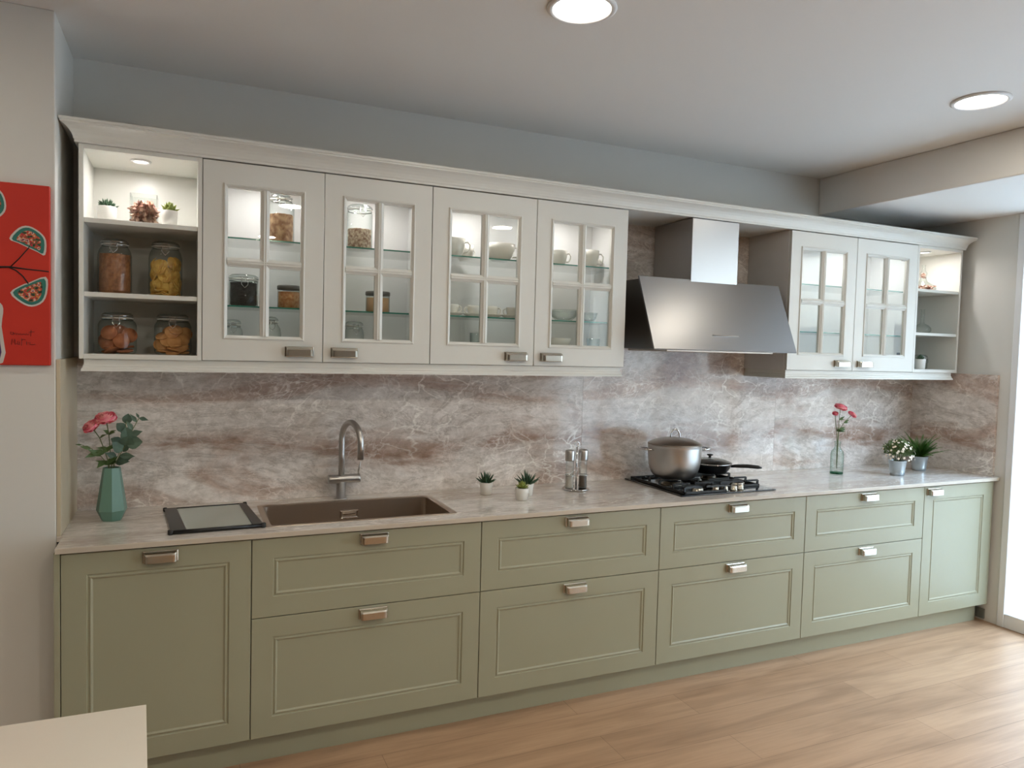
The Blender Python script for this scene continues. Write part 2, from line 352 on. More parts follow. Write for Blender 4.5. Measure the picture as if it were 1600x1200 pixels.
# glazed shopfront on the right side
def glazed(n, y1, y0):
    f = MB()
    X0, X1 = XR-.012, XR+.050
    f.box(X0, X1, y1-.04, y1, 0, ZS-.002, .004); f.box(X0, X1, y0, y0+.04, 0, ZS-.002, .004)
    f.box(X0+.004, X1-.004, y0+.04, y1-.04, 0, .085, .004); f.box(X0+.004, X1-.004, y0+.04, y1-.04, ZS-.06, ZS-.002, .004)
    g = f.build('door_%d' % n if n == 1 else 'window_%d' % n, M_WFRAME); g['kind'] = 'structure'
    if n == 1:
        MB().box(XR+.060, XR+.075, y1-.155, y1-.143, .13, 1.75, .002).build('gasket', M_SOCK, g)
        MB().tube([(XR+.012, y0+.12, 1.0), (XR-.03, y0+.12, 1.0), (XR-.03, y0+.12, 1.25), (XR+.012, y0+.12, 1.25)], .009).build('door_handle', M_STEEL, g)
    MB().box(XR+.035, XR+.041, y0+.04, y1-.04, .085, ZS-.06).build('pane', M_PANE, g)
    return g
for n, (a, b_) in enumerate([(-.047, -1.18), (-1.182, -2.32), (-2.322, -3.46), (-3.462, -4.60)], 1): glazed(n, a, b_)
struct(MB().box(XR-.001, XR+.2, -4.6, -.045, -.1, .0), 'trim_2', M_PAVE)
# outside: pavement, and an unseen tall street front added to block the low sky
struct(MB().box(XR+.2, 30, -40, 30, -.16, -.06), 'floor_outside', M_PAVE)
fac = thing('sky_block_facade', 'unseen pale building across the street, added to block low sky outside the glass door', 'building', (13.5, -6, -.06))
wp(MB().box(13.5, 17, -30, 22, -.06, 9.0), 'facade_wall', M_FACADE, fac)
for k in range(11):
    for z0 in (.6, 3.9, 6.6):
        wp(MB().box(13.44, 13.495, -25.5+k*3.7, -23.8+k*3.7, z0, z0+1.7, .02), 'facade_window', M_DARKGL, fac)
# ------------------------------------------------------------------ ceiling downlights
def downlight(x, y, label, group=None):
    t = thing('ceiling_downlight', label, 'ceiling light', (x, y, ZC), 0, group)
    MB().lathe([(.098, 0), (.112, -.0005), (.113, -.004), (.106, -.009), (.096, -.009), (.093, -.004), (.093, -.0005)], seg=48, caps=(False, False)).build('trim_ring', M_RING, t)
    MB().lathe([(.001, -.0025), (.0925, -.0025), (.0925, -.001)], seg=48).build('diffuser', M_LAMP, t)
    l = bpy.data.lights.new('downlight_lamp', 'AREA'); l.shape = 'DISK'; l.size = .17; l.energy = DOWN_W*(3.6 if y < -2 else .75); l.color = (1, .91, .74)
    o = bpy.data.objects.new('downlight_lamp', l); o.parent = t; o.location = (0, 0, -.012); COL.objects.link(o)
    return t
downlight(1.533, -.677, 'round white downlight in the ceiling, cut by the top edge of the photo')
downlight(3.436, -.726, 'round white downlight in the ceiling near the dropped beam at right')
for x, y, w_ in ((-.5, -.7, 'above the island end nearest the painting'), (1.13, -2.75, 'in the second row, right above the camera'), (2.96, -2.75, 'in the second row, nearest the glass door'), (-.9, -2.75, 'in the second row, left of the camera'),
                (1.13, -4.6, 'in the rear row, middle one'), (2.96, -4.6, 'in the rear row, nearest the windows'), (-.9, -4.6, 'in the rear row, farthest from the windows')):
    downlight(x, y, 'round white ceiling downlight '+w_, 'ceiling downlights outside the frame')
# ------------------------------------------------------------------ handles
def handle_mb():
    """cup pull, centred at x=0, top at z=0, door plane at y=0, opening downwards"""
    m = MB(); w, h, d = .056, .040, .026
    m.frame(-w, w, -h, 0, [(0, -.0005), (0, -.004), (.003, -.006), (.007, -.006), (.007, -.0005)])
    def sec(x, k):   # outer hood section at x; k shrinks the depth near the ends
        dd = d*k
        return [(x, -.005, -.003), (x, -.006-dd*.55, -.003), (x, -.006-dd*.85, -.006), (x, -.006-dd, -.012), (x, -.006-dd, -h+.003), (x, -.004-dd, -h+.003), (x, -.004-dd, -.013), (x, -.005-dd*.8, -.0085), (x, -.006-dd*.5, -.006), (x, -.005, -.006)]
    xs = [(-w+.004, .55), (-w+.006, .8), (-w+.010, .95), (-w+.016, 1), (w-.016, 1), (w-.010, .95), (w-.006, .8), (w-.004, .55)]
    m.rings([sec(x, k) for x, k in xs])
    for sx in (-1, 1):   # end cheeks
        pts = [(-.005, -.003), (-.006-d*.6, -.004), (-.006-d*.8, -.012), (-.006-d*.8, -h+.003), (-.005, -h+.003)]
        m.prism(pts, 'x', sx*(w-.006)-.0012, sx*(w-.006)+.0012)
    return m
def add_handle(parent, x, z, y):
    m = handle_mb(); bmesh.ops.translate(m.b, verts=m.b.verts, vec=Vector((x, y, z)))
    return wp(m, 'handle', M_NICKEL, parent)
# ------------------------------------------------------------------ base cabinets
GAP = .0016
def panel_front(x0, x1, z0, z1, y=0, t=.02, st=.074):
    m = MB()
    P = [(0, y+t), (0, y+.0012), (.0012, y), (st, y), (st+.002, y+.0035), (st+.005, y+.0045), (st+.008, y+.0035), (st+.010, y+.001), (st+.013, y+.001), (st+.016, y+.0035), (st+.019, y+.0052)]
    m.frame(x0+GAP, x1-GAP, z0+GAP, z1-GAP, P, cap=True, wrap=False)
    return m
XB = [0, .6, 1.504, 2.404, 3.315, 4.218, 4.817]
ZBOT, ZSP, ZTOP = .118, .573, .870
base_labels = [
    'sage green base cabinet with one tall door, under the teal vase at the left end',
    'sage green two-drawer base cabinet under the sink',
    'sage green two-drawer base cabinet under the succulents and spice mills',
    'sage green two-drawer base cabinet under the gas hob',
    'sage green two-drawer base cabinet between the hob cabinet and the narrow right door',
    'sage green base cabinet with one tall door, beside the glazed door at right']
for i in range(6):
    a, b_ = XB[i], XB[i+1]
    t = thing('base_cabinet', base_labels[i], 'cabinet', ((a+b_)/2, .3, ZBOT), 0, 'base cabinets')
    c = MB(); ztop = .872; e = .0008
    c.box(a+e, a+.018, .022, .56, ZBOT, ztop).box(b_-.018, b_-e, .022, .56, ZBOT, ztop).box(a+.018, b_-.018, .022, .56, ZBOT, ZBOT+.018).box(a+.018, b_-.018, .55, .56, ZBOT+.018, ztop)
    c.box(a+.018, b_-.018, .022, .055, ztop-.018, ztop)
    wp(c, 'carcass', M_GREEN, t)
    if i in (0, 5):
        d = wp(panel_front(a, b_, ZBOT, ZTOP), 'door', M_GREEN, t)
        hx = (a+b_)/2 if i == 0 else a+.075
        add_handle(d, hx, .858, 0)
    else:
        for z0, z1 in ((ZBOT, ZSP), (ZSP, ZTOP)):
            d = wp(panel_front(a, b_, z0, z1), 'drawer_front', M_GREEN, t)
            add_handle(d, (a+b_)/2, z1-.010, 0)
wsingle(MB().box(.0, 4.817, .063, .079, 0, .117), 'plinth', M_GREEN, 'long sage green plinth board along the floor below the base cabinets', 'plinth', (2.4, .07, 0))
wsingle(MB().box(-.019, -.001, .0, .155, 0, ZB-.001, .001), 'end_panel', M_GREEN, 'narrow sage green end panel at the left end of the base cabinets', 'panel', (-.01, .07, 0))
wsingle(MB().box(4.8185, 4.836, .004, .56, .118, ZB-.001, .001), 'end_panel', M_GREEN, 'narrow sage green end panel at the right end beside the glazed door', 'panel', (4.827, .28, .118))
# ------------------------------------------------------------------ worktop with cut-outs for sink
w = MB(); y0, y1 = -.017, YB-.0005
SX0, SX1, SY0, SY1 = .675, 1.405, .088, .452
def slab(x0, x1, ya, yb):
    w.box(x0, x1, ya, yb, ZB, ZT)
slab(-.0315, SX0, .0, y1) if False else None
w.mi = 0
# hole outline with a front bevelled edge strip as second material
slab(-.013, SX0, -.015, y1); slab(SX1, 4.856, -.015, y1); slab(SX0, SX1, -.015, SY0); slab(SX0, SX1, SY1, y1)
w.mi = 1
w.prism([(-.015, ZB), (-.0162, ZB), (-.0175, ZB+.0015), (-.0175, ZT-.002), (-.0155, ZT), (-.015, ZT)], 'x', -.013, 4.856)
w.mi = 0
w.box(-.0315, -.013, .157, y1, ZB, ZT)
wt = wsingle(w, 'worktop', [M_TOP, M_EDGE], 'long glossy grey marble worktop with a thin pale front edge', 'worktop', (2.4, .28, ZB))
# splashbacks
def sb(x0, x1, z1, label):
    return wsingle(MB().box(x0, x1, YB, YB+.018, ZT+.0005, z1), 'splashback', M_SPLASH, label, 'splashback', ((x0+x1)/2, YB+.01, ZT))
s1 = sb(-.030, 2.2995, 1.515, 'left marble splashback slab behind the tap')
s2 = sb(2.3005, 3.6395, 2.279, 'tall marble splashback slab behind the hob and hood')
s3 = sb(3.6405, 4.8445, 1.515, 'marble splashback slab behind the glass bottle with pink flowers')
wsingle(MB().box(4.846, 4.8645, .022, YB+.018, ZT+.0005, 1.511), 'splashback', M_SPLASH, 'marble side splashback slab on the right wall beside the glazed door', 'splashback', (4.855, .3, ZT))
wsingle(MB().box(-.0315, -.0185, .157, YB-.0005, ZT+.0005, 1.513, .001), 'side_strip', M_CREAM, 'narrow cream side strip between wall pier and marble at left', 'panel', (-.026, .36, ZT))
# ------------------------------------------------------------------ wall cabinets
YU = .249; UT, UB = 2.281, 1.515
def carcass(x0, x1, yf):
    c = MB(); e = .0006; T = .016
    c.box(x0+e, x0+T, yf, YB-.001, UB, UT, .0008, 1).box(x1-T, x1-e, yf, YB-.001, UB, UT, .0008, 1)
    c.box(x0+T, x1-T, yf, YB-.001, UB, UB+T+.002).box(x0+T, x1-T, yf, YB-.001, UT-T, UT)
    c.box(x0+T, x1-T, YB-.012, YB-.002, UB+T+.002, UT-T)
    return c
def spot(parent, x, y, watt=LED_W):
    m = MB(); m.lathe([(.026, 0), (.036, -.0005), (.036, -.004), (.030, -.007), (.026, -.006), (.025, 0)], x, y, 28, UT-.0165, caps=(False, False))
    wp(m, 'spotlight_ring', M_RING, parent)
    m = MB(); m.lathe([(.001, -.003), (.0255, -.003), (.0255, -.001)], x, y, 24, UT-.0165); wp(m, 'spotlight_diffuser', M_LAMP, parent)
    l = bpy.data.lights.new('spotlight_lamp', 'AREA'); l.shape = 'DISK'; l.size = .05; l.energy = watt; l.color = (1, .95, .93)
    o = bpy.data.objects.new('spotlight_lamp', l); o.parent = parent; o.location = Vector((x, y, UT-.0245))-root_loc(parent); COL.objects.link(o)
def open_cab(x0, x1, label):
    t = thing('open_shelf_cabinet', label, 'cabinet', ((x0+x1)/2, .41, UB), 0, 'wall cabinets')
    wp(carcass(x0, x1, YU), 'carcass', [M_WHITE], t)
    for z in (2.022, 1.757):
        wp(MB().box(x0+.0165, x1-.0165, YU+.004, YB-.0125, z-.017, z, .0008, 1), 'shelf', M_WHITE, t)
    spot(t, (x0+x1)/2-.01, .35)
    return t
def glazed_door(x0, x1, hside, parent, hx):
    yf = YU-.001; t = .019; m = MB()
    ox, oz0, oz1 = .073, 1.600, 2.197
    x0 += GAP; x1 -= GAP; z0, z1 = UB+.0015, UT-.003
    ix = ox+.014; iz0 = oz0+.014; iz1 = oz1-.014
    # stiles and rails with mitred inner moulding (rectangular loops with different margins)
    def loop(l, r, bt, tp, y): return [(l, y, bt), (r, y, bt), (r, y, tp), (l, y, tp)]
    A = (x0, x1, z0, z1); B = (x0+ox, x1-ox, oz0, oz1)
    def inn(k, y): return loop(B[0]+k, B[1]-k, B[2]+k, B[3]-k, y)
    rs = [loop(*A, yf+t), loop(*A, yf+.0012), loop(A[0]+.0012, A[1]-.0012, A[2]+.0012, A[3]-.0012, yf), inn(0, yf), inn(.001, yf-.004), inn(.005, yf-.0055), inn(.009, yf-.003), inn(.013, yf+.002), inn(.016, yf+.004), inn(.016, yf+t)]
    m.rings(rs, True, (False, False), wrap=True)
    cx = (B[0]+B[1])/2; cz = (oz0+oz1)/2; b = .017
    prof = lambda c: [(c-b, yf+t), (c-b, yf+.004), (c-b+.004, yf+.002), (c-b+.009, yf-.003), (c-.004, yf-.0055), (c-.001, yf-.0035), (c+.001, yf-.0035), (c+.004, yf-.0055), (c+b-.009, yf-.003), (c+b-.004, yf+.002), (c+b, yf+.004), (c+b, yf+t)]
    m.prism(prof(cx), 'z', B[2]+.014, B[3]-.014)
    m.prism([(q[1], q[0]) for q in prof(cz)], 'x', B[0]+.014, B[1]-.014)
    d = wp(m, 'door', M_WHITE, parent)
    k = .0155
    g = MB().box(B[0]+k, B[1]-k, yf+.010, yf+.0135, B[2]+k, B[3]-k); wp(g, 'glass_pane', M_PANE, d)
    add_handle(d, hx, 1.577, yf)
    return d
def glass_cab(x0, xm, x1, label):
    t = thing('glazed_cabinet', label, 'cabinet', ((x0+x1)/2, .41, UB), 0, 'wall cabinets')
    wp(carcass(x0, x1, YU+.020), 'carcass', [M_INNER], t)
    for z in (1.998, 1.733):
        g = MB(); g.mi = 0; g.box(x0+.0165, x1-.0165, YU+.029, YB-.0125, z-.006, z)
        g.mi = 1; g.box(x0+.0165, x1-.0165, YU+.0275, YU+.029, z-.006, z)
        wp(g, 'glass_shelf', [M_SHELFGL, M_SHELFED], t)
    for a, b_ in ((x0, xm), (xm, x1)): spot(t, (a+b_)/2, .385, 1.0 if x0 > 3 else 1.0)
    glazed_door(x0, xm, 1, t, xm-.092); glazed_door(xm, x1, -1, t, xm+.088)
    for zz in (2.20, 1.62):   # hinges inside on both sides
        for xx in (x0+.0165, x1-.0505):
            wp(MB().box(xx, xx+.034, YU+.035, YU+.075, zz-.012, zz+.012, .003), 'hinge', M_SILVERLID, t)
    return t
open_cab(.025, .432, 'white open shelf cabinet at the left end holding glass jars of biscuits')
glass_cab(.432, .886, 1.342, 'white glazed wall cabinet with storage jars, left of the two by the sink')
glass_cab(1.342, 1.842, 2.335, 'white glazed wall cabinet with white cups and plates, left of the hood')
glass_cab(3.385, 3.886, 4.394, 'white glazed wall cabinet with empty glass shelves, right of the hood')
open_cab(4.394, 4.801, 'white open shelf cabinet at the right end holding a glass carafe')
# cornice: profile swept round the cabinet tops with mitred returns
c = MB(); prof = [(0, 2.2815), (.011, 2.2815), (.011, 2.289), (.014, 2.293), (.015, 2.300), (.020, 2.312), (.028, 2.323), (.038, 2.332), (.046, 2.337), (.050, 2.339), (.050, 2.345), (.053, 2.347), (.053, 2.356), (0, 2.356)]
xl, xr, yf = .025, 4.801, YU
rs = [[(xl-d, YB+.018, z), (xl-d, yf-d, z), (xr+d, yf-d, z), (xr+d, YB+.018, z)] for d, z in prof]
V = [[c.b.verts.new(p) for p in r] for r in rs]
for i in range(len(V)-1):
    for j in range(3): c.face([V[i][j], V[i][j+1], V[i+1][j+1], V[i+1][j]])
c.box(xl+.001, xr-.001, yf+.001, YB-.001, 2.283, 2.299)
wsingle(c, 'cornice', M_WHITE, 'long white moulded cornice along the top of the wall cabinets', 'cornice', (2.4, .4, 2.2815))
def rail(x0, x1, label):
    c = MB(); prof = [(-.018, 1.5145), (0, 1.5145), (0, 1.494), (.003, 1.490), (.003, 1.484), (.008, 1.478), (.009, 1.470), (-.018, 1.470)]
    yf = YU+.012
    rs = [[(x0-d, YB-.002, z), (x0-d, yf-d, z), (x1+d, yf-d, z), (x1+d, YB-.002, z)] for d, z in prof]
    V = [[c.b.verts.new(p) for p in r] for r in rs]; n = len(V)
    for i in range(n):
        for j in range(3): c.face([V[i][j], V[i][j+1], V[(i+1) % n][j+1], V[(i+1) % n][j]])
    for j in (0, 3): c.face([V[i][j] for i in range(n)])
    wsingle(c, 'light_rail', M_WHITE, label, 'light rail', ((x0+x1)/2, .4, 1.47))
rail(.040, 2.322, 'white moulded light rail under the left wall cabinets')
rail(3.392, 4.765, 'white moulded light rail under the right wall cabinets')
# ------------------------------------------------------------------ hood
h = thing('range_hood', 'angled brushed steel range hood above the gas hob', 'range hood', (2.86, .42, 1.60))
def at_slope(o, a=0): return
m = MB()
m.prism([(.262, 1.956), (.122, 1.628), (.122, 1.612), (.577, 1.612), (.577, 1.956)], 'x', 2.425, 3.295)
wp(m, 'hood_body', M_HOODSIDE, h)
m = MB(); m.prism([(.254, 1.968), (.105, 1.612), (.109, 1.607), (.113, 1.608), (.263, 1.964), (.260, 1.970)], 'x', 2.41, 3.31)
wp(m, 'front_panel', M_STEEL, h)
m = MB(); m.prism([(.1335, 1.688), (.1315, 1.683), (.136, 1.682), (.138, 1.687)], 'x', 2.775, 2.945)
wp(m, 'light_slot', M_CHROME, h)
m = MB(); m.box(2.72, 3.02, .25, .577, 1.9575, 2.2805, .002); wp(m, 'chimney', M_STEELV, h)
m = MB(); m.box(2.52, 3.20, .16, .50, 1.600, 1.6115, .003); wp(m, 'grease_filter', M_SINK, h)
# ------------------------------------------------------------------ sink and tap
def rrect(x0, x1, y0, y1, r, n=5):
    pts = []
    for cx, cy, a in ((x1-r, y1-r, 0), (x0+r, y1-r, 90), (x0+r, y0+r, 180), (x1-r, y0+r, 270)):
        for k in range(n+1):
            q = math.radians(a+90*k/n); pts.append((cx+r*math.cos(q), cy+r*math.sin(q)))
    return pts
sk = thing('sink', 'rectangular stainless steel sink set in the marble worktop', 'sink', (1.04, .27, ZT))
m = MB(); m.sm = False
zt = ZT
L_ = [(rrect(.655, 1.425, .068, .472, .022), zt+.0004), (rrect(.6555, 1.4245, .0685, .4715, .022), zt+.0016), (rrect(.674, 1.406, .087, .453, .018), zt+.0016), (rrect(.679, 1.401, .092, .448, .024), zt-.002)]
m.rings([[(x, y, z) for x, y in p] for p, z in L_], True, (False, False)); wp(m, 'rim', M_SINK, sk)
m = MB()
L_ = [(rrect(.6785, 1.4015, .0915, .4485, .024), zt-.002), (rrect(.681, 1.399, .094, .446, .022), zt-.17), (rrect(.690, 1.390, .103, .437, .02), zt-.186), (rrect(.72, 1.36, .13, .41, .02), zt-.19)]
m.rings([[(x, y, z) for x, y in p] for p, z in L_], True, (False, True)); wp(m, 'bowl', M_SINK, sk)
m = MB(); m.frame(1.005, 1.085, zt-.075, zt-.040, [(0, .4455), (0, .4425), (.004, .4415), (.006, .4425), (.006, .4455)]); m.box(1.018, 1.072, .4425, .4455, zt-.062, zt-.053, .001)
wp(m, 'overflow_plate', M_CHROME, sk)
m = MB(); m.lathe([(.001, .0), (.038, 0), (.045, .002), (.047, .0005)], 1.04, .27, 24, zt-.19); wp(m, 'drain', M_CHROME, sk)
tp = thing('kitchen_tap', 'brushed steel kitchen tap with tall curved spout behind the sink', 'tap', (1.022, .517, ZT))
m = MB(); m.lathe([(.028, .0005), (.028, .003), (.026, .004), (.0215, .0045), (.0215, .078)], 1.022, .517, 24, ZT); wp(m, 'base', M_STEELV, tp)
m = MB(); m.tube([(.962, .512, .984), (.968, .512, .984), (1.10, .512, .984), (1.106, .512, .984)], [.0185, .020, .020, .0185], 20); wp(m, 'mixer_body', M_STEELV, tp)
pts = [(1.022, .515, 1.0), (1.022, .515, 1.10), (1.022, .515, 1.165)]
for k in range(1, 13):
    a = math.pi*k/12; rr = .098
    dx, dy = .22, -.975
    s_ = rr*(1-math.cos(a)); pts.append((1.022+dx*s_, .515+dy*s_, 1.165+rr*.86*math.sin(a)))
e_ = pts[-1]; pts.append((e_[0], e_[1], 1.098))
m = MB(); m.tube(pts, .0135, 16); wp(m, 'spout', M_STEELV, tp)
m = MB(); m.tube([(1.097, .512, 1.0), (1.100, .508, 1.03), (1.105, .500, 1.062)], [.004, .0035, .003], 8); wp(m, 'lever', M_STEELV, tp)
# ------------------------------------------------------------------ glass tray next to the sink
t = thing('glass_board', 'black-framed frosted glass board lying on the worktop left of the sink', 'board', (.46, .26, ZT))
m = MB(); m.prism([(.316, .462), (.608, .480), (.632, .080), (.338, .068)], 'z', ZT+.004, ZT+.010); wp(m, 'glass_panel', M_FROST, t)
m = MB()
def bar(p, q, r=.006, z=ZT+.0085): m.tube([(p[0], p[1], z), (q[0], q[1], z)], r, 10)
bar((.300, .462), (.612, .482), .005); bar((.328, .062), (.648, .074), .0075)
m.prism([(.300, .458), (.345, .461), (.382, .068), (.330, .064)], 'z', ZT+.0105, ZT+.0135)
m.prism([(.585, .476), (.612, .478), (.648, .078), (.610, .076)], 'z', ZT+.0105, ZT+.0135)
for p in ((.303, .462), (.609, .481)): m.lathe([(.006, .0005), (.008, .002), (.008, .015), (.005, .017)], p[0], p[1], 10, ZT)
for p in ((.330, .062), (.646, .074)): m.lathe([(.008, .0005), (.010, .002), (.010, .017), (.006, .019)], p[0], p[1], 10, ZT)
wp(m, 'black_frame', M_BLACKPL, t)
# ------------------------------------------------------------------ plants
def rnd(seed): return random.Random(seed)
def agave(parent, z, n=26, L=.055, w=.011, seed=1, mat_=None, spread=1.0):
    R = rnd(seed); m = MB(); m.sm = True
    for i in range(n):
        t = i/(n-1); a = i*2.4; el = math.radians(20+65*t); d = Vector((math.cos(a)*math.cos(el)*spread, math.sin(a)*math.cos(el)*spread, math.sin(el)))
        p0 = Vector((math.cos(a), math.sin(a), 0))*.006*(1-t)+Vector((0, 0, z))
        l = L*(.75+.35*R.random()); pts = [p0+d*l*k/4+Vector((0, 0, 1))*(.12*l*(k/4)**2) for k in range(5)]
        m.tube([tuple(p) for p in pts], [w*.35, w*.5, w*.42, w*.25, .0004], 5)
    return m.build('leaves', mat_ or M_LEAFD, parent)
def rosette(parent, z, n=22, L=.032, w=.020, seed=2, mat_=None):
    m = MB(); m.sm = True
    for i in range(n):
        t = i/(n-1); a = i*2.4; el = math.radians(8+75*t); d = Vector((math.cos(a)*math.cos(el), math.sin(a)*math.cos(el), math.sin(el)))
        up = Vector((-math.cos(a)*math.sin(el), -math.sin(a)*math.sin(el), math.cos(el)))
        l = L*(1.1-.35*t); base = Vector((0, 0, z+.003+.010*t))
        side = d.cross(up)
        rs = []
        for k, pw in enumerate([.3, .8, 1, .85, .35, .02]):
            c_ = base+d*l*k/5+up*l*.25*(k/5)**2; ww = w*.5*pw
            rs.append([tuple(c_+side*ww*math.cos(q)+up*ww*.45*math.sin(q)) for q in [2*math.pi*j/6 for j in range(6)]])
        m.rings(rs)
    return m.build('leaves', mat_ or M_LEAFY, parent)
def white_pot(parent, h=.058, rt=.032, rb=.025, square=False):
    m = MB()
    m.lathe([(rb, 0), (rb+.0015, .0015), (rt, h-.001), (rt-.001, h), (rt-.004, h), (rt-.0045, h-.008)], seg=28, caps=(True, False)); m.build('pot', M_WPOT, parent)
    MB().lathe([(.001, h-.009), (rt-.0045, h-.009), (rt-.0045, h-.012)], seg=20).build('soil', M_SOIL, parent)
def potted(kind, loc, label, rz=0, h=.058, rt=.032, rb=.025, L=.055, seed=1, **k):
    t = thing('potted_succulent', label, 'potted plant', loc, rz, 'small succulents in white pots'); white_pot(t, h, rt, rb)
    if kind == 'agave': agave(t, h-.010, L=L, seed=seed, **k)
    else: rosette(t, h-.006, L=L, seed=seed, **k)
    return t
potted('agave', (1.690, .415, ZT+.0005), 'small spiky dark green succulent in a white pot, alone right of the sink', seed=3, L=.058)
potted('rosette', (1.800, .245, ZT+.0005), 'small lime green rosette succulent in a white pot, in front of a spiky one', seed=4, L=.034, h=.056)
potted('agave', (1.866, .330, ZT+.0005), 'small spiky dark succulent in a white pot, half hidden behind a lime green one', seed=5, L=.066)
potted('agave', (.104, .37, 2.0225), 'small dark green succulent in a white pot on the top left open shelf', seed=6, L=.036, h=.062, rt=.033, rb=.029, n=34, w=.013)
potted('rosette', (.318, .325, 2.0225), 'lime green rosette succulent in a white pot beside the square glass of potpourri', seed=7, L=.036, h=.060, rt=.030, rb=.023, w=.024)
potted('rosette', (4.590, .345, 1.5335), 'small dark rosette succulent in a white pot on the bottom right open shelf', seed=8, L=.030, h=.062, rt=.031, rb=.026, mat_=M_LEAFD, w=.02)
# --- zinc bucket plants
def bucket(parent, h=.090, rt=.050, rb=.038):
    m = MB(); f = lambda z: rb+(rt-rb)*z/h
    m.lathe([(rb-.002, 0), (rb, .001), (f(.008), .008), (f(.010)+.0018, .010), (f(.013), .013), (f(.016)+.0018, .016), (f(.019), .019), (f(h-.004), h-.004), (rt+.002, h-.002), (rt+.0015, h), (rt-.0015, h), (rt-.003, h-.010)], seg=36, caps=(True, False))
    m.build('bucket', M_ZINC, parent)
    MB().lathe([(.001, h-.010), (rt-.003, h-.010), (rt-.004, h-.014)], seg=24).build('soil', M_SOIL, parent)
t = thing('potted_plant', 'bushy plant with tiny cream blossoms in a zinc bucket on the worktop', 'potted plant', (4.288, .235, ZT+.0005))
bucket(t); R = rnd(11)
m = MB(); bl = MB(); st = MB()
for i in range(620):
    a = R.random()*2*math.pi; el = math.asin(R.random()**.8*1.15-.15) if True else 0; rr = (.087 if el > .2 else .072)*(R.random()**.35)
    p = Vector((math.cos(a)*math.cos(el)*rr, math.sin(a)*math.cos(el)*rr, .125+math.sin(el)*rr*.95))
    d = (p-Vector((0, 0, .09))).normalized()+Vector((R.uniform(-.6, .6), R.uniform(-.6, .6), R.uniform(-.4, .6)))
    m.leaf(p, d, (R.uniform(-.5, .5), R.uniform(-.5, .5), 1), .017+R.random()*.008, .010, .2, prof=[.2, 1, .9, 0])
m.build('foliage', mat('bush_leaf', (92, 116, 66), .5, var=(20, .2, (120, 138, 88))), t, norm=False)
for i in range(80):
    a = R.random()*2*math.pi; el = R.uniform(-.3, 1.4); rr = .086+R.random()*.008
    p = Vector((math.cos(a)*math.cos(el)*rr, math.sin(a)*math.cos(el)*rr, .128+math.sin(el)*rr*.95)); n_ = (p-Vector((0, 0, .12))).normalized()
    s1_ = n_.cross(Vector((0, 0, 1.01))).normalized(); s2_ = n_.cross(s1_)
    for k in range(5):
        q = 2*math.pi*k/5; dd = s1_*math.cos(q)+s2_*math.sin(q); bl.leaf(p, dd+n_*.25, n_, .007, .007, .1, prof=[.4, 1, .7])
bl.build('blossoms', M_TINYW, t, norm=False)
for i in range(26):
    a = i*2.4; r_ = .05*(i/26)**.5; st.tube([(r_*.3*math.cos(a), r_*.3*math.sin(a), .078), (r_*math.cos(a), r_*math.sin(a), .13)], .0012, 4)
st.build('stems', M_STEM, t)
t = thing('potted_fern', 'fern-like plant with long arching fronds in a zinc bucket by the right corner', 'potted plant', (4.608, .330, ZT+.0005))
bucket(t); R = rnd(12); m = MB()
def frond(a, el, L, wid, curl):
    p = Vector((math.cos(a)*.012, math.sin(a)*.012, .078)); el = math.radians(el); n = 13; pts = []
    for k in range(n):
        pts.append(p.copy()); e2 = el-curl*k/n; p = p+Vector((math.cos(a)*math.cos(e2), math.sin(a)*math.cos(e2), math.sin(e2)))*L/n
    m.sm = True; m.tube([tuple(q) for q in pts], [.0016*(1-.6*k/n) for k in range(n)], 4); m.sm = False
    for k in range(2, n):
        d = (pts[k]-pts[k-1]).normalized(); side = d.cross(Vector((0, 0, 1))).normalized(); wl = wid*math.sin(math.pi*min(1, (k+.5)/n)**.8)+.004
        for sg in (-1, 1):
            for h_ in (0, .5):
                m.leaf(pts[k]-d*h_*L/n, side*sg+d*.9, (0, 0, 1), wl, .009, .25, prof=[.5, 1, .7, 0])
for i in range(46):
    frond(R.random()*2*math.pi, R.uniform(35, 86), R.uniform(.12, .20), .021, R.uniform(.3, 1.0))
frond(math.radians(197), 58, .26, .012, 1.3); frond(math.radians(-22), 25, .21, .007, .35); frond(math.radians(30), 60, .22, .016, .7); frond(math.radians(-5), 66, .21, .016, .6)
frond(math.radians(150), 75, .20, .016, .5)
m.build('fronds', M_FERN, t, norm=False)
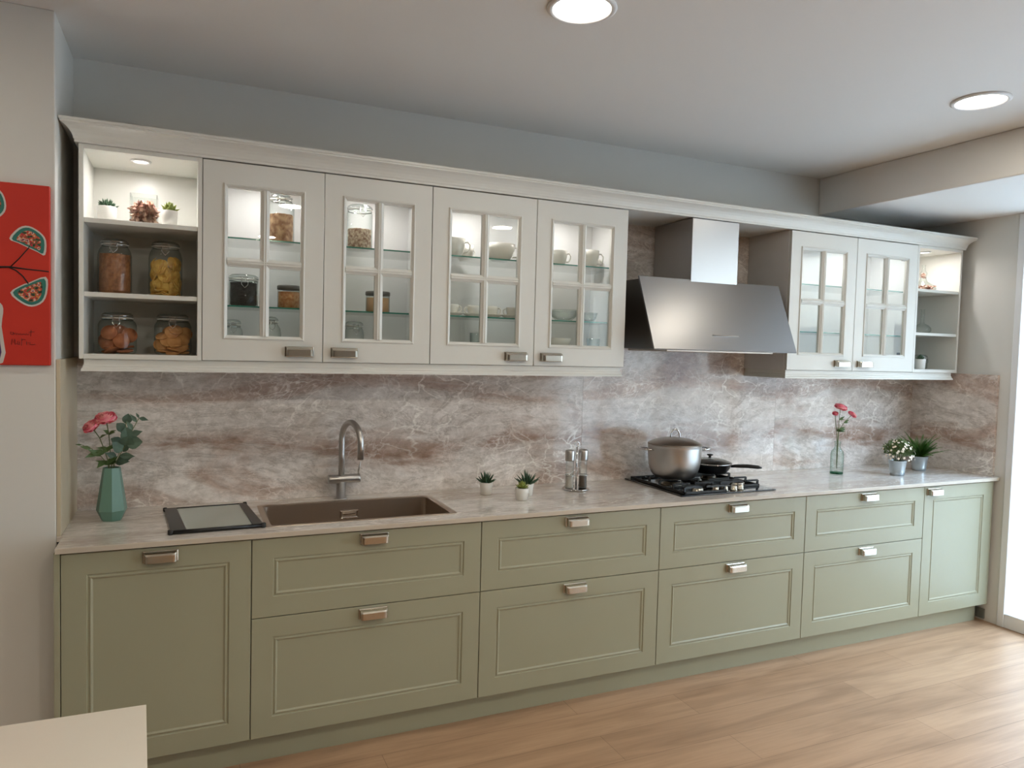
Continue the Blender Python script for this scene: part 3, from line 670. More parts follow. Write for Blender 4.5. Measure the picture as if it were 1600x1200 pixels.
# --- vase and flowers at left
def facet_vase():
    m = MB(); ph = math.radians(18)
    def ring(r, z, ph_, n=6): return [(r*math.cos(ph_+2*math.pi*j/n), r*math.sin(ph_+2*math.pi*j/n), z) for j in range(n)]
    n = 7
    rs = [ring(.036, 0, ph, n), ring(.0545, .040, ph, n), ring(.031, .203, ph, n), ring(.027, .203, ph, n), ring(.030, .12, ph, n)]
    m.rings(rs, True, (True, True))
    return m
VX, VY = .120, .372
single(facet_vase(), 'vase', M_TEAL, 'faceted teal green ceramic vase at the left end of the worktop', 'vase', (VX, VY, ZT+.0005))
def ranunculus(mb_mat, parent, p, n_, r, mats):
    """layered ball of petals at p facing n_"""
    m = MB(); m.sm = True; p = Vector(p); n_ = Vector(n_).normalized(); a_ = n_.cross(Vector((.3, 1, .2))).normalized(); b2 = n_.cross(a_)
    k = 0
    for layer, (rr, lift, cnt) in enumerate([(.30, .55, 4), (.5, .42, 6), (.75, .25, 8), (1.0, .05, 9), (1.05, -.12, 9)]):
        for j in range(cnt):
            q = 2*math.pi*j/cnt+layer*.5; rad = a_*math.cos(q)+b2*math.sin(q); tan = n_.cross(rad)
            m.mi = (j+layer) % len(mats) if layer > 2 else 0
            rs = []
            for u in range(4):
                row = []
                for v in range(4):
                    vv = v/3.; uu = u/3.-.5
                    w_ = r*rr*1.5*(.5+.7*math.sin(math.pi*min(1, vv*.8+.15)))
                    out = rr*r*(.35+.65*math.sin(vv*math.pi*.55)); hgt = r*(-.45+lift*.6+.75*vv)-r*.12*(abs(uu)*2)**2
                    row.append(tuple(p+rad*(out-r*.22*(2*uu)**2)+tan*w_*uu+n_*hgt*.8))
                rs.append(row)
            m.rings(rs, False, (False, False))
    return m.build('petals', list(mats), parent, norm=False)
def flower(base, path, head_n, r, label, leaves=(), group=None, mats=None, bud=None):
    t = thing('ranunculus_flower', label, 'flower', base, 0, group)
    P = [Vector(p)-Vector(base) for p in path]
    MB().tube([tuple(p) for p in P], .0018, 6).build('stem', M_STEM, t)
    ranunculus(None, t, P[-1]+Vector(head_n).normalized()*r*.35, head_n, r, mats or (M_PINK, M_PINKD))
    if leaves:
        m = MB()
        for (i, d, L, w_) in leaves:
            m.leaf(P[0].lerp(P[-1], i) if len(P) == 2 else P[int(i)], d, (.1, -.8, .6), L, w_, .25, prof=[.1, .7, 1, .7, .3, 0])
        m.build('leaves', M_LEAFG, t, norm=False)
    return t
vb = (VX, VY, ZT+.10)
zt_ = ZT+.215
lf = [(2, (-.9, -.2, .25), .05, .017), (2, (-.6, -.6, -.1), .045, .017), (2, (.5, -.6, .7), .05, .017), (1, (-.8, -.4, .5), .05, .018), (1, (.3, -.7, .7), .05, .018), (3, (.4, -.6, .4), .04, .014)]
flower(vb, [vb, (.112, .362, zt_), (.100, .350, 1.16), (.082, .345, 1.215), (.058, .34, 1.255)], (-.5, -.45, .75), .028, 'pink ranunculus on the lower left stem in the teal vase', lf, 'flowers in the teal vase')
flower(vb, [vb, (.120, .366, zt_), (.116, .352, 1.17), (.112, .345, 1.23), (.104, .34, 1.282)], (-.1, -.35, .9), .035, 'largest pink ranunculus, topmost flower in the teal vase', lf+[(3, (-.3, -.6, .5), .03, .02), (3, (.5, -.6, .3), .03, .02)], 'flowers in the teal vase')
def sprig(base, path, leaves, label, mat_=M_EUCA, group=None, name='eucalyptus_sprig', r=.0014):
    t = thing(name, label, 'leaf sprig', base, 0, group); P = [Vector(p)-Vector(base) for p in path]
    MB().tube([tuple(p) for p in P], r, 6).build('stem', M_STEM, t)
    m = MB()
    for (i, d, L, w_, pr) in leaves:
        k = int(i); f = i-k; p = P[k].lerp(P[min(k+1, len(P)-1)], f)
        m.leaf(p, d, (.15, -.9, .35), L*1.15, w_*1.25, .12, prof=pr)
    m.build('leaves', mat_, t, norm=False); return t
RD = [.2, .8, 1, .95, .6, .05]; LN = [.1, .7, 1, .75, .35, 0]
sprig(vb, [vb, (.130, .366, zt_), (.155, .345, 1.16), (.178, .335, 1.20), (.195, .33, 1.25), (.215, .328, 1.29)],
      [(1.3, (.9, -.3, .3), .055, .030, LN), (1.7, (.9, -.4, 0), .05, .022, LN), (2.2, (-.5, -.5, .5), .045, .040, RD), (2.6, (.2, -.6, .6), .045, .042, RD), (2.8, (.9, -.3, .15), .048, .042, RD), (3.0, (-.1, -.3, .9), .05, .038, RD), (3.5, (.9, -.2, .35), .038, .022, LN), (3.9, (-.5, -.2, .9), .036, .016, LN), (4.6, (-.6, -.1, .9), .034, .014, LN), (5, (.9, -.2, -.2), .03, .014, LN), (5, (-.4, 0, .8), .02, .008, LN)],
      'eucalyptus sprig with round dark leaves leaning right in the teal vase', group='eucalyptus in the teal vase')
sprig(vb, [vb, (.126, .37, zt_), (.145, .372, 1.15), (.162, .374, 1.22), (.170, .376, 1.275)],
      [(1.2, (.8, -.5, .1), .052, .024, LN), (1.6, (-.5, -.6, .4), .05, .024, LN), (2.2, (.6, -.5, .5), .045, .03, RD), (2.5, (-.6, -.5, .5), .042, .03, RD), (2.9, (.5, -.3, .8), .04, .034, RD), (3.3, (-.6, -.2, .7), .036, .03, RD), (3.8, (.2, -.1, 1), .034, .028, RD)],
      'shorter eucalyptus sprig standing upright in the middle of the teal vase', group='eucalyptus in the teal vase')
sprig(vb, [vb, (.108, .366, zt_), (.085, .355, 1.145), (.055, .345, 1.175), (.025, .34, 1.19)],
      [(1.5, (-.3, -.7, -.3), .045, .018, LN), (2, (-.6, -.5, .5), .05, .018, LN), (2.4, (-.7, -.5, -.2), .04, .015, LN), (3, (-.9, -.3, .3), .035, .012, LN), (1.2, (.4, -.8, .3), .05, .02, LN), (4, (-1, -.1, .2), .02, .006, LN)],
      'low leafy sprig reaching left out of the teal vase', M_LEAFG, 'eucalyptus in the teal vase', 'leafy_sprig')
# --- green glass bottle with pink flowers
BX, BY = 3.955, .385
t = thing('glass_bottle', 'clear green tinted glass bottle holding pink flowers, right of the hob', 'bottle', (BX, BY, ZT+.0005))
MB().lathe([(.0355, .008), (.037, .012), (.037, .118), (.033, .136), (.020, .152), (.0165, .160), (.0165, .186), (.0185, .188), (.0185, .194), (.016, .195)], seg=28, caps=(False, False)).build('glass_body', M_GREENGL, t)
MB().lathe([(.034, 0), (.037, .002), (.037, .009), (.030, .011)], seg=28).build('thick_base', M_GREENBASE, t)
bb = (BX, BY, ZT+.03)
lf2 = [(2, (.7, -.5, .5), .045, .015), (2, (.8, -.3, .1), .05, .015), (2, (-.6, -.3, .5), .04, .012), (3, (.8, -.4, .2), .035, .012), (3, (.6, -.5, .6), .04, .013)]
flower(bb, [bb, (BX-.004, BY, 1.08), (BX-.010, BY-.01, 1.16), (BX-.008, BY-.01, 1.22), (BX-.004, BY-.01, 1.288)], (.1, -.3, .9), .034, 'largest pink flower, topmost in the green glass bottle', lf2, 'flowers in the green glass bottle')
flower(bb, [bb, (BX+.002, BY, 1.08), (BX-.002, BY-.005, 1.15), (BX+.030, BY-.01, 1.20), (BX+.092, BY-.01, 1.246)], (.5, -.3, .7), .026, 'pink flower leaning right in the green glass bottle', lf2, 'flowers in the green glass bottle')
flower(bb, [bb, (BX-.002, BY+.004, 1.08), (BX-.014, BY+.002, 1.15), (BX-.024, BY, 1.20), (BX-.032, BY, 1.254)], (-.3, -.4, .7), .016, 'small pink bud on the left in the green glass bottle', lf2[:2], 'flowers in the green glass bottle')
# ------------------------------------------------------------------ spice stand
SXc, SYc = 2.172, .400
t = thing('cruet_stand', 'chrome stand with a round base holding two spice mills on the worktop', 'cruet stand', (SXc, SYc, ZT+.0005))
MB().lathe([(.063, 0), (.068, .002), (.068, .006), (.063, .009), (.050, .0075), (.006, .0075)], seg=40).build('base', M_CHROME, t)
MB().tube([(0, 0, .007), (0, 0, .215)], .0045, 12).build('post', M_CHROME, t)
m = MB(); m.tube([(.013*math.cos(q), 0, .227+.013*math.sin(q)) for q in [2*math.pi*k/16 for k in range(16)]], .0028, 8, closed=True); m.build('ring_handle', M_CHROME, t)
m = MB()
for sx in (-1, 1):
    m.tube([(sx*.038+.0265*math.cos(q), .0265*math.sin(q), .072) for q in [2*math.pi*k/24 for k in range(24)]], .002, 6, closed=True)
m.build('holder_rings', M_CHROME, t)
def mill(x, label, content):
    t = thing('spice_mill', label, 'spice mill', (SXc+x, SYc, ZT+.0095), 0, 'spice mills')
    MB().lathe([(.020, .0), (.0225, .003), (.0225, .012), (.0205, .014), (.0205, .135)], seg=24, caps=(True, False)).build('glass_body', M_JAR, t)
    MB().lathe([(.0215, .136), (.024, .138), (.0245, .142), (.0245, .185), (.0225, .190), (.010, .193), (.001, .193)], seg=24).build('steel_cap', M_STEELV, t)
    MB().lathe([(.0185, .002), (.0190, .005), (.0190, .060), (.001, .063)], seg=20).build('contents', content, t, label='spice filling')
mill(-.038, 'left steel capped glass spice mill in the chrome stand', M_SALT)
mill(.038, 'right steel capped glass spice mill in the chrome stand', M_PEPPER)
# ------------------------------------------------------------------ hob
t = thing('gas_hob', 'black glass gas hob with cast iron grates set in the worktop', 'hob', (2.875, .32, ZT))
wp(MB().box(2.575, 3.175, .07, .575, ZT+.0005, ZT+.0075, .002), 'glass_plate', M_BLACKGLASS, t)
zt = ZT+.0075
BUR = [(2.725, .385, .048), (3.035, .435, .038), (2.715, .165, .026), (3.045, .215, .036)]
BUR[0] = (2.722, .345, .052); BUR[2] = (2.725, .140, .028)
for x, y, r in BUR:
    b = wp(MB().lathe([(r*1.15, 0), (r*1.15, .004), (r, .006), (r, .016), (r*.95, .018)], x, y, 28, zt+.0003), 'burner', M_NICKEL, t)
    wp(MB().lathe([(r*.82, .0185), (r*.86, .021), (r*.82, .025), (.001, .026)], x, y, 28, zt), 'burner_cap', M_IRON, b)
def grate(x0, x1, y0, y1, cs):
    m = MB(); zb = zt+.037; w_ = .005
    for xa, xb, ya, yb in ((x0, x1, y0, y0+2*w_), (x0, x1, y1-2*w_, y1), (x0, x0+2*w_, y0, y1), (x1-2*w_, x1, y0, y1)): m.box(xa, xb, ya, yb, zt+.0003, zt+.012, .0015)
    ym = sum(c_[1] for c_ in cs)/len(cs); m.box(x0, x1, ym-w_, ym+w_, zt+.0003, zt+.012, .0015)
    for cx, cy, r in cs:
        for dx in (-1, 1):
            for dy in (-1, 1):      # arched fingers rising from the base frame
                ex = x1-w_ if dx > 0 else x0+w_; ey = cy+dy*.045
                q = [(ex, zt+.004), (ex, zb-.006), (ex-dx*.008, zb-.001), (cx+dx*r*.55, zb-.001), (cx+dx*r*.55, zb-.009), (ex-dx*.010, zb-.010), (ex-dx*.012, zt+.004)]
                m.prism(q, 'y', ey-.004, ey+.004)
    return wp(m, 'grate', M_IRON, t)
grate(2.60, 2.865, .085, .555, (BUR[0], BUR[2])); grate(2.885, 3.15, .165, .555, (BUR[1], BUR[3]))
for x, y in ((2.815, .112), (2.873, .112), (2.931, .112), (2.985, .125)):
    k = wp(MB().lathe([(.0185, .0004), (.0185, .004), (.0165, .005), (.0155, .021), (.0135, .0235), (.001, .024)], x, y, 24, zt), 'knob', M_NICKEL, t)
zg = zt+.0375
# ---- stock pot
PX, PY = 2.722, .335
t = thing('stock_pot', 'large brushed steel pot with lid standing on the gas hob', 'pot', (PX, PY, zg), math.radians(-12))
m = MB(); m.lathe([(.085, 0), (.098, .004), (.118, .025), (.131, .060), (.1375, .105), (.139, .160), (.139, .172), (.141, .174), (.139, .176), (.136, .174), (.136, .168)], seg=56, caps=(True, False)); m.build('pot_body', M_STEELV, t)
l = MB(); l.lathe([(.140, .1765), (.140, .180), (.132, .185), (.110, .196), (.075, .206), (.035, .2115), (.001, .213)], seg=56); ld = l.build('lid', mat('lid_steel', (150, 140, 130), .3, 1), t)
m = MB(); m.tube([(-.026, 0, .209), (-.026, 0, .214), (-.024, 0, .232), (-.014, 0, .250), (0, 0, .255), (.014, 0, .250), (.024, 0, .232), (.026, 0, .214), (.026, 0, .209)], .0045, 10); m.build('lid_handle', M_CHROME, ld)
for sx in (-1, 1):
    m = MB(); m.tube([(sx*.136, -.040, .150), (sx*.150, -.043, .152), (sx*.180, -.038, .155), (sx*.192, -.018, .156), (sx*.194, 0, .156), (sx*.192, .018, .156), (sx*.180, .038, .155), (sx*.150, .043, .152), (sx*.136, .040, .150)], .0048, 10); m.build('side_handle', M_CHROME, t)
# ---- frying pan with glass lid
FX, FY = 3.035, .430
t = thing('frying_pan', 'black frying pan with glass lid and long handle behind the steel pot', 'pan', (FX, FY, zg))
m = MB(); m.lathe([(.085, 0), (.092, .003), (.108, .025), (.118, .048), (.120, .050), (.117, .050), (.105, .024), (.090, .006), (.001, .005)], seg=44); m.build('pan_body', mat('black_nonstick', (22, 24, 28), .3), t)
a = math.radians(-42)
P = [(.112*math.cos(a), .112*math.sin(a), .038), (.135*math.cos(a), .135*math.sin(a), .042), (.20*math.cos(a), .20*math.sin(a), .046), (.255*math.cos(a), .255*math.sin(a), .044), (.275*math.cos(a), .275*math.sin(a), .042)]
MB().tube(P, [.007, .009, .0105, .010, .004], 10).build('pan_handle', M_BLACKPL, t)
dz = .0505
m = MB(); m.mi = 0; m.lathe([(.118, dz+.004), (.110, dz+.010), (.080, dz+.020), (.040, dz+.026), (.012, dz+.028)], seg=44, caps=(False, False))
m.mi = 1; m.tube([(.1185*math.cos(q), .1185*math.sin(q), dz+.0028) for q in [2*math.pi*k/48 for k in range(48)]], .0026, 6, closed=True)
gl_ = m.build('lid', [M_JAR, M_CHROME], t, label='glass lid with a steel rim')
MB().lathe([(.012, dz+.0275), (.007, dz+.030), (.007, dz+.038), (.017, dz+.043), (.017, dz+.048), (.001, dz+.050)], seg=20).build('lid_knob', M_BLACKPL, gl_)
# ------------------------------------------------------------------ jars and crockery
def jar_glass(prof, seg=32): return MB().lathe(prof, seg=seg, caps=(True, False))
def clip_jar(loc, r, h, label, fill=None, fillh=.7, fillname=None, rn=None, rz=0, square=False, shoulder=.16, clipside=-1, bulge=1.0):
    """swing-top preserving jar: glass body, glass lid, wire clamp, steel band"""
    t = thing('clip_top_jar', label, 'jar', loc, rz, 'swing-top glass jars'); rn = rn or r*.78; hb = h-.022
    pr = [(r*.86, .0), (r*.97, .004), (r*bulge, .015), (r*bulge, hb*(1-shoulder)), (r*.93, hb*(1-shoulder*.55)), (rn, hb*(1-shoulder*.1)), (rn, hb-.004), (rn+.003, hb-.002)]
    jar_glass(pr).build('glass_body', M_JAR, t)
    MB().lathe([(rn+.002, hb+.002), (rn+.004, hb+.005), (rn+.003, hb+.013), (rn-.006, h-.002), (.001, h)], seg=32).build('glass_lid', M_JAR, t)
    m = MB()
    for z, rr in ((hb-.004, rn+.004), (hb+.008, rn+.005)):
        m.tube([(rr*math.cos(q), rr*math.sin(q), z) for q in [2*math.pi*k/32 for k in range(32)]], .0016, 6, closed=True)
    y = -(rn+.006)
    m.tube([(-.012, y+.001, hb-.004), (-.012, y-.005, hb-.022), (0, y-.008, hb-.036), (.012, y-.005, hb-.022), (.012, y+.001, hb-.004)], .0015, 6)
    m.tube([(-.010, y+.001, hb+.008), (-.010, y-.004, hb-.010), (.010, y-.004, hb-.010), (.010, y+.001, hb+.008)], .0015, 6)
    m.build('wire_clamp', M_CHROME, t)
    MB().tube([((rn+.0025)*math.cos(q), (rn+.0025)*math.sin(q), hb) for q in [2*math.pi*k/32 for k in range(32)]], .0018, 6, closed=True).build('rubber_seal', M_WPOT, t)
    if fill:
        f = MB(); R = rnd(int(r*9999+h*777)); fh = hb*fillh; ri = r*.93
        # bumpy solid mass of small pieces
        ns = 40; nz = 14; rs = []
        for k in range(nz+1):
            z = .004+(fh-.004)*k/nz; rr = ri*(.88 if k == 0 else 1)
            rs.append([((rr*(1-.05*R.random()))*math.cos(2*math.pi*j/ns), (rr*(1-.05*R.random()))*math.sin(2*math.pi*j/ns), z+R.uniform(-.0015, .002)) for j in range(ns)])
        rs.append([(ri*.5*math.cos(2*math.pi*j/ns), ri*.5*math.sin(2*math.pi*j/ns), fh+R.uniform(0, .005)) for j in range(ns)])
        f.rings(rs); o = f.build('contents', fill, t); o['kind'] = 'stuff'; o['label'] = fillname or 'dry food filling the jar'
    return t
def disc_mb(r, h, seg=18, wob=0, seed=0):
    m = MB(); R = rnd(seed); m.lathe([(r*.92, 0), (r, h*.3), (r, h*.7), (r*.92, h), (.001, h*1.1)], seg=seg)
    for v in m.b.verts:
        if wob: v.co.z += wob*(v.co.x**2-v.co.y**2)/(r*r)
    return m
# open shelf, middle left
z_mid = 1.7575
clip_jar((.128, .40, z_mid), .058, .212, 'tall swing-top jar of brown pasta on the middle left open shelf', M_PASTA, .80, 'brown pasta pieces', rn=.043, shoulder=.22)
j2 = clip_jar((.303, .40, z_mid), .060, .216, 'tall swing-top jar of yellow crisps on the middle left open shelf', rn=.046, shoulder=.22)
j3 = clip_jar((.137, .40, 1.5335), .066, .158, 'wide swing-top jar of dark ginger biscuits on the bottom left open shelf', rn=.050, shoulder=.2)
j4 = clip_jar((.330, .40, 1.5335), .067, .160, 'wide swing-top jar of pale round biscuits on the bottom left open shelf', rn=.053, shoulder=.2)
def fill_discs(n, c, rj, h0, r, th, material, seed, name, label, cat, group, wob=0, flat=.35):
    """separate discs piled inside a jar"""
    R = rnd(seed); first = None; k = 0; z = .006; lay = 0
    per = max(2, int((rj/r)**2*1.1))
    while k < n:
        a0 = R.random()*6.28
        cnt = min(per, n-k)
        for q in range(cnt):
            if cnt == 1: rr = 0
            else: rr = rj-r*1.02 if rj > r*1.02 else 0
            a = a0+2*math.pi*q/cnt
            loc = (c[0]+rr*math.cos(a), c[1]+rr*math.sin(a), c[2]+z+R.uniform(0, th*.3))
            if first is None:
                first = single(disc_mb(r, th, wob=wob, seed=seed), name, material, label, cat, loc, 0, group); o = first
            else: o = copy_thing(first, loc)
            if R.random() < flat: o.rotation_euler = (R.uniform(-.12, .12), R.uniform(-.12, .12), R.random()*6)
            else: o.rotation_euler = (R.uniform(-.55, .55), R.uniform(-.55, .55), R.random()*6)
            k += 1
        z += th*1.55; lay += 1
    return first
def upright_discs(src, items, c):
    for (dx, dy, dz, rx, ry) in items:
        o = copy_thing(src, (c[0]+dx, c[1]+dy, c[2]+dz)); o.rotation_euler = (rx, ry, 0)
gc = (.137, .40, 1.5335)
g0 = fill_discs(7, gc, .061, 0, .029, .009, M_GINGER, 21, 'ginger_biscuit', 'dark round ginger biscuit inside the wide jar at bottom left', 'biscuit', 'ginger biscuits in the jar', flat=.5)
upright_discs(g0, [(-.024, -.036, .078, 1.25, -.35), (.016, -.042, .048, 1.35, .25), (.040, -.018, .070, 1.2, .9), (-.038, .01, .05, 1.2, -1.1), (.010, .030, .08, 1.1, .2), (.0, -.005, .086, .9, .3), (-.030, -.028, .040, 1.1, -.8)], gc)
bc = (.330, .40, 1.5335)
b0 = fill_discs(14, bc, .062, 0, .027, .0075, M_BISC, 22, 'round_biscuit', 'pale round biscuit inside the wide jar beside the ginger biscuits', 'biscuit', 'pale biscuits in the jar', flat=.8)
upright_discs(b0, [(-.003, -.036, .086, 1.2, .1), (.034, -.028, .060, 1.0, .8), (.044, -.005, .082, 1.1, 1.1), (.028, -.036, .035, 1.2, .7), (-.034, -.026, .070, .5, -.3), (-.012, .02, .086, 1.0, -.4), (.016, .012, .078, .8, .4), (-.042, -.022, .040, 1.1, -.9), (-.020, -.040, .056, 1.3, -.3), (.006, -.044, .050, 1.35, .2), (.010, -.030, .095, .7, .2)], bc)
cc = (.303, .40, z_mid)
c0 = fill_discs(26, cc, .055, 0, .024, .0035, M_CRISP, 23, 'potato_crisp', 'curled yellow crisp inside the tall jar on the middle left shelf', 'crisp', 'crisps in the tall jar', wob=.004, flat=.05)
R = rnd(24)
for k in range(34):
    a = R.uniform(math.pi*1.02, math.pi*1.98); rr = .044; o = copy_thing(c0, (cc[0]+rr*math.cos(a), cc[1]+rr*math.sin(a), cc[2]+.024+.112*k/33)); o.rotation_euler = (R.uniform(1.0, 1.9), R.uniform(-.5, .5), a+math.pi/2)
# square glass of potpourri
def rough_heap(mb, x0, x1, y0, y1, z0, z1, n, R, L=.02, w_=.014):
    for i in range(n):
        p = (R.uniform(x0, x1), R.uniform(y0, y1), R.uniform(z0, z1))
        mb.leaf(p, (R.uniform(-1, 1), R.uniform(-1, 1), R.uniform(-1, 1)), (R.uniform(-1, 1), R.uniform(-1, 1), R.uniform(-1, 1)), L*R.uniform(.6, 1.2), w_*R.uniform(.6, 1.2), .5, prof=[.4, 1, .9, .3])
t = thing('square_glass_vase', 'square clear glass of dried potpourri petals on the top left open shelf', 'glass vase', (.229, .385, 2.0225))
m = MB(); hw = .047
m.rings([[(sx*k, sy*k, z) for sx, sy in ((-1, -1), (1, -1), (1, 1), (-1, 1))] for k, z in ((hw, 0), (hw, .118), (hw-.004, .118), (hw-.004, .006))], True, (True, True)); m.build('glass_body', M_JAR, t)
R = rnd(31); m = MB(); rough_heap(m, -.034, .034, -.034, .034, .014, .084, 520, R, .020, .015); o = m.build('petals', M_POTP, t, norm=False); o['kind'] = 'stuff'
# glazed cabinet with jars
ZU, ZL, ZF = 1.9985, 1.7335, 1.5335
clip_jar((.735, .40, ZU), .053, .205, 'swing-top jar of toasted cereal on the upper glass shelf behind the first glazed door', M_CEREAL, .66, 'toasted cereal', rn=.040)
clip_jar((1.062, .40, ZU), .055, .195, 'swing-top jar of mixed seeds on the upper glass shelf behind the second glazed door', M_OATS, .52, 'mixed seeds', rn=.050, shoulder=.08)
def canister(loc, r, h, label, fill, fh, lidm, rz=0):
    t = thing('storage_jar', label, 'jar', loc, rz, 'lidded storage jars')
    MB().lathe([(r*.94, 0), (r, .004), (r, h-.022), (r*.96, h-.018)], seg=32, caps=(True, False)).build('glass_body', M_JAR, t)
    MB().lathe([(r*.98, h-.018), (r*1.03, h-.016), (r*1.03, h-.003), (r*.98, h), (.001, h)], seg=32).build('lid', lidm, t)
    f = MB(); f.lathe([(r*.88, .004), (r*.93, .007), (r*.93, fh*h), (.001, fh*h+.003)], seg=28); o = f.build('contents', fill, t); o['kind'] = 'stuff'
    return t
clip_jar((.590, .38, ZL), .056, .130, 'squat swing-top jar of dark coffee on the lower glass shelf', M_COFFEE, .88, 'dark coffee grounds', rn=.053, shoulder=.05)
canister((.768, .385, ZL), .046, .096, 'low jar of orange lentils with grey lid, behind the first glazed door', M_SUGAR, .72, M_SILVERLID)
canister((1.143, .385, ZL), .052, .092, 'low jar of brown powder with grey lid, behind the second glazed door', M_SPICE, .70, M_SILVERLID)
clip_jar((.700, .40, ZF), .040, .165, 'small swing-top jar with a little cereal on the cabinet bottom behind the first glazed door', M_CEREAL, .45, 'cereal', rn=.024, shoulder=.35)
clip_jar((.555, .47, ZF), .040, .150, 'small empty swing-top jar in the bottom left corner behind the first glazed door', rn=.028, shoulder=.3)
clip_jar((1.045, .40, ZF), .042, .160, 'empty swing-top jar on the cabinet bottom behind the second glazed door', rn=.034, shoulder=.25)
# cups
def cup(loc, r, h, label, rz=0, group=None, flare=1.0, name='cup', cat='cup'):
    t = thing(name, label, cat, loc, rz, group)
    MB().lathe([(r*.6, 0), (r*.62, .003), (r*.86, h*.25), (r*flare, h*.65), (r*flare*1.02, h), (r*flare*.96, h), (r*flare*.92, h*.65), (r*.75, h*.2), (.001, h*.12)], seg=32).build('bowl', M_CUP, t)
    MB().tube([(r*.92, 0, h*.78), (r*1.25, 0, h*.84), (r*1.48, 0, h*.66), (r*1.42, 0, h*.42), (r*1.2, 0, h*.26), (r*.88, 0, h*.24)], .0034, 8).build('handle', M_CUP, t)
    return t
cup((1.478, .350, ZU), .050, .082, 'white cup with handle turned right, far left on the shelf behind the third glazed door', math.radians(-25))
cup((1.575, .47, ZU), .042, .075, 'white cup set back behind the far left cup on the upper shelf', math.radians(20))
cup((1.712, .370, ZU), .066, .078, 'large wide white cup on the upper shelf behind the third glazed door', math.radians(-20), flare=1.05)
cup((1.940, .40, ZU), .045, .095, 'tall white mug at the left behind the fourth glazed door, upper shelf', math.radians(160))
cup((2.015, .35, ZU), .038, .070, 'white mug next to the tall mug behind the fourth glazed door', math.radians(-20))
cup((2.185, .36, ZU), .048, .084, 'white mug at the right behind the fourth glazed door, upper shelf', math.radians(-20))
cup((2.268, .46, ZU), .036, .060, 'small white cup behind the right mug on the upper glass shelf', math.radians(-30))
def saucer(loc, r, label, group):
    return single(MB().lathe([(r*.5, 0), (r*.52, .002), (r*.8, .007), (r, .014), (r*.995, .0155), (r*.75, .010), (r*.4, .005), (.001, .005)], seg=36), 'saucer' if r < .085 else 'plate', M_CUP, label, 'plate', loc, 0, group)
espresso = [(1.478, .36, 'first espresso cup from the left on the lower shelf'), (1.590, .37, 'second espresso cup from the left on the lower shelf'), (1.672, .36, 'third espresso cup from the left on the lower shelf'), (1.785, .37, 'rightmost espresso cup on the lower shelf behind the third glazed door')]
for i, (x, y, lb) in enumerate(espresso):
    saucer((x, y, ZL+.0003), .055 if i != 1 else .05, 'white saucer under the '+lb, 'saucers on the lower glass shelf')
    cup((x, y, ZL+.0062), .030, .046, 'white '+lb, math.radians([-20, 170, -25, 165][i]), 'espresso cups on the lower glass shelf')
def plate_stack(cx, cy, z, n, r, where, first_name='plate'):
    p0 = None
    names = {1: 'only'}
    for k in range(n):
        pos = 'lowest' if k == 0 else ('topmost' if k == n-1 else ['second', 'third', 'fourth', 'fifth', 'sixth'][k-1]+' from the bottom')
        lb = 'white plate, %s in the stack %s' % (pos, where); z_ = z+.0003+k*.0076
        if p0 is None: p0 = saucer((cx, cy, z_), r, lb, 'stacked white plates')
        else: copy_thing(p0, (cx, cy, z_), label=lb)
plate_stack(1.545, .415, ZF, 6, .118, 'left behind the third glazed door')
plate_stack(1.790, .425, ZF, 3, .100, 'right behind the third glazed door')
plate_stack(2.045, .42, ZF, 5, .112, 'behind the fourth glazed door')
def bowl(loc, r, h, label, m_=None, name='bowl'):
    return single(MB().lathe([(r*.45, 0), (r*.5, .003), (r*.8, h*.4), (r, h), (r*.97, h), (r*.76, h*.42), (r*.4, .008), (.001, .007)], seg=36), name, m_ or M_CUP, label, 'bowl', loc, 0, 'bowls in the glazed cabinet')
bowl((2.045, .42, ZF+.0545), .080, .062, 'white bowl standing on the plate stack behind the fourth glazed door')
bowl((2.075, .40, ZL+.0003), .075, .055, 'clear glass bowl on the lower shelf behind the fourth glazed door', M_JAR)
bowl((2.235, .43, ZL+.0003), .045, .050, 'small clear glass bowl at the right end of the lower shelf', M_JAR)
def tumbler(loc, r, h, label):
    return single(MB().lathe([(r*.8, 0), (r*.82, .004), (r, h), (r*.95, h), (r*.78, .010), (.001, .009)], seg=28), 'drinking_glass', M_JAR, label, 'glass', loc, 0, 'drinking glasses')
tumbler((2.235, .38, ZF+.0003), .034, .12, 'clear drinking glass at the bottom right behind the fourth glazed door')
tumbler((1.655, .50, ZF+.0003), .033, .13, 'clear drinking glass between the two plate stacks behind the third glazed door')
# right open shelf
t = thing('glass_carafe', 'clear glass carafe with a long neck on the middle right open shelf', 'carafe', (4.610, .36, z_mid))
MB().lathe([(.030, 0), (.044, .004), (.052, .018), (.050, .034), (.036, .050), (.014, .062), (.0105, .075), (.0105, .145), (.013, .152)], seg=32, caps=(True, False)).build('glass_body', M_JAR, t)
clip_jar((4.690, .42, 1.5335), .042, .092, 'small empty swing-top jar beside the potted succulent on the bottom right open shelf', rn=.036, shoulder=.15)
t = thing('potpourri_flask', 'glass flask of dried brown petals on the top right open shelf', 'flask', (4.612, .370, 2.0225))
MB().lathe([(.058, 0), (.072, .006), (.074, .018), (.060, .036), (.026, .058), (.017, .078), (.020, .100), (.022, .112), (.012, .128), (.009, .150), (.012, .165)], seg=32, caps=(True, False)).build('glass_body', M_JAR, t)
m = MB(); R = rnd(41)
for i in range(320):
    a = R.random()*6.283; z = R.uniform(.006, .032); rr = .060*R.random()**.5
    m.leaf((rr*math.cos(a), rr*math.sin(a), z), (R.uniform(-1, 1), R.uniform(-1, 1), R.uniform(-.6, .6)), (R.uniform(-1, 1), R.uniform(-1, 1), 1), .016, .012, .4, prof=[.4, 1, .9, .3])
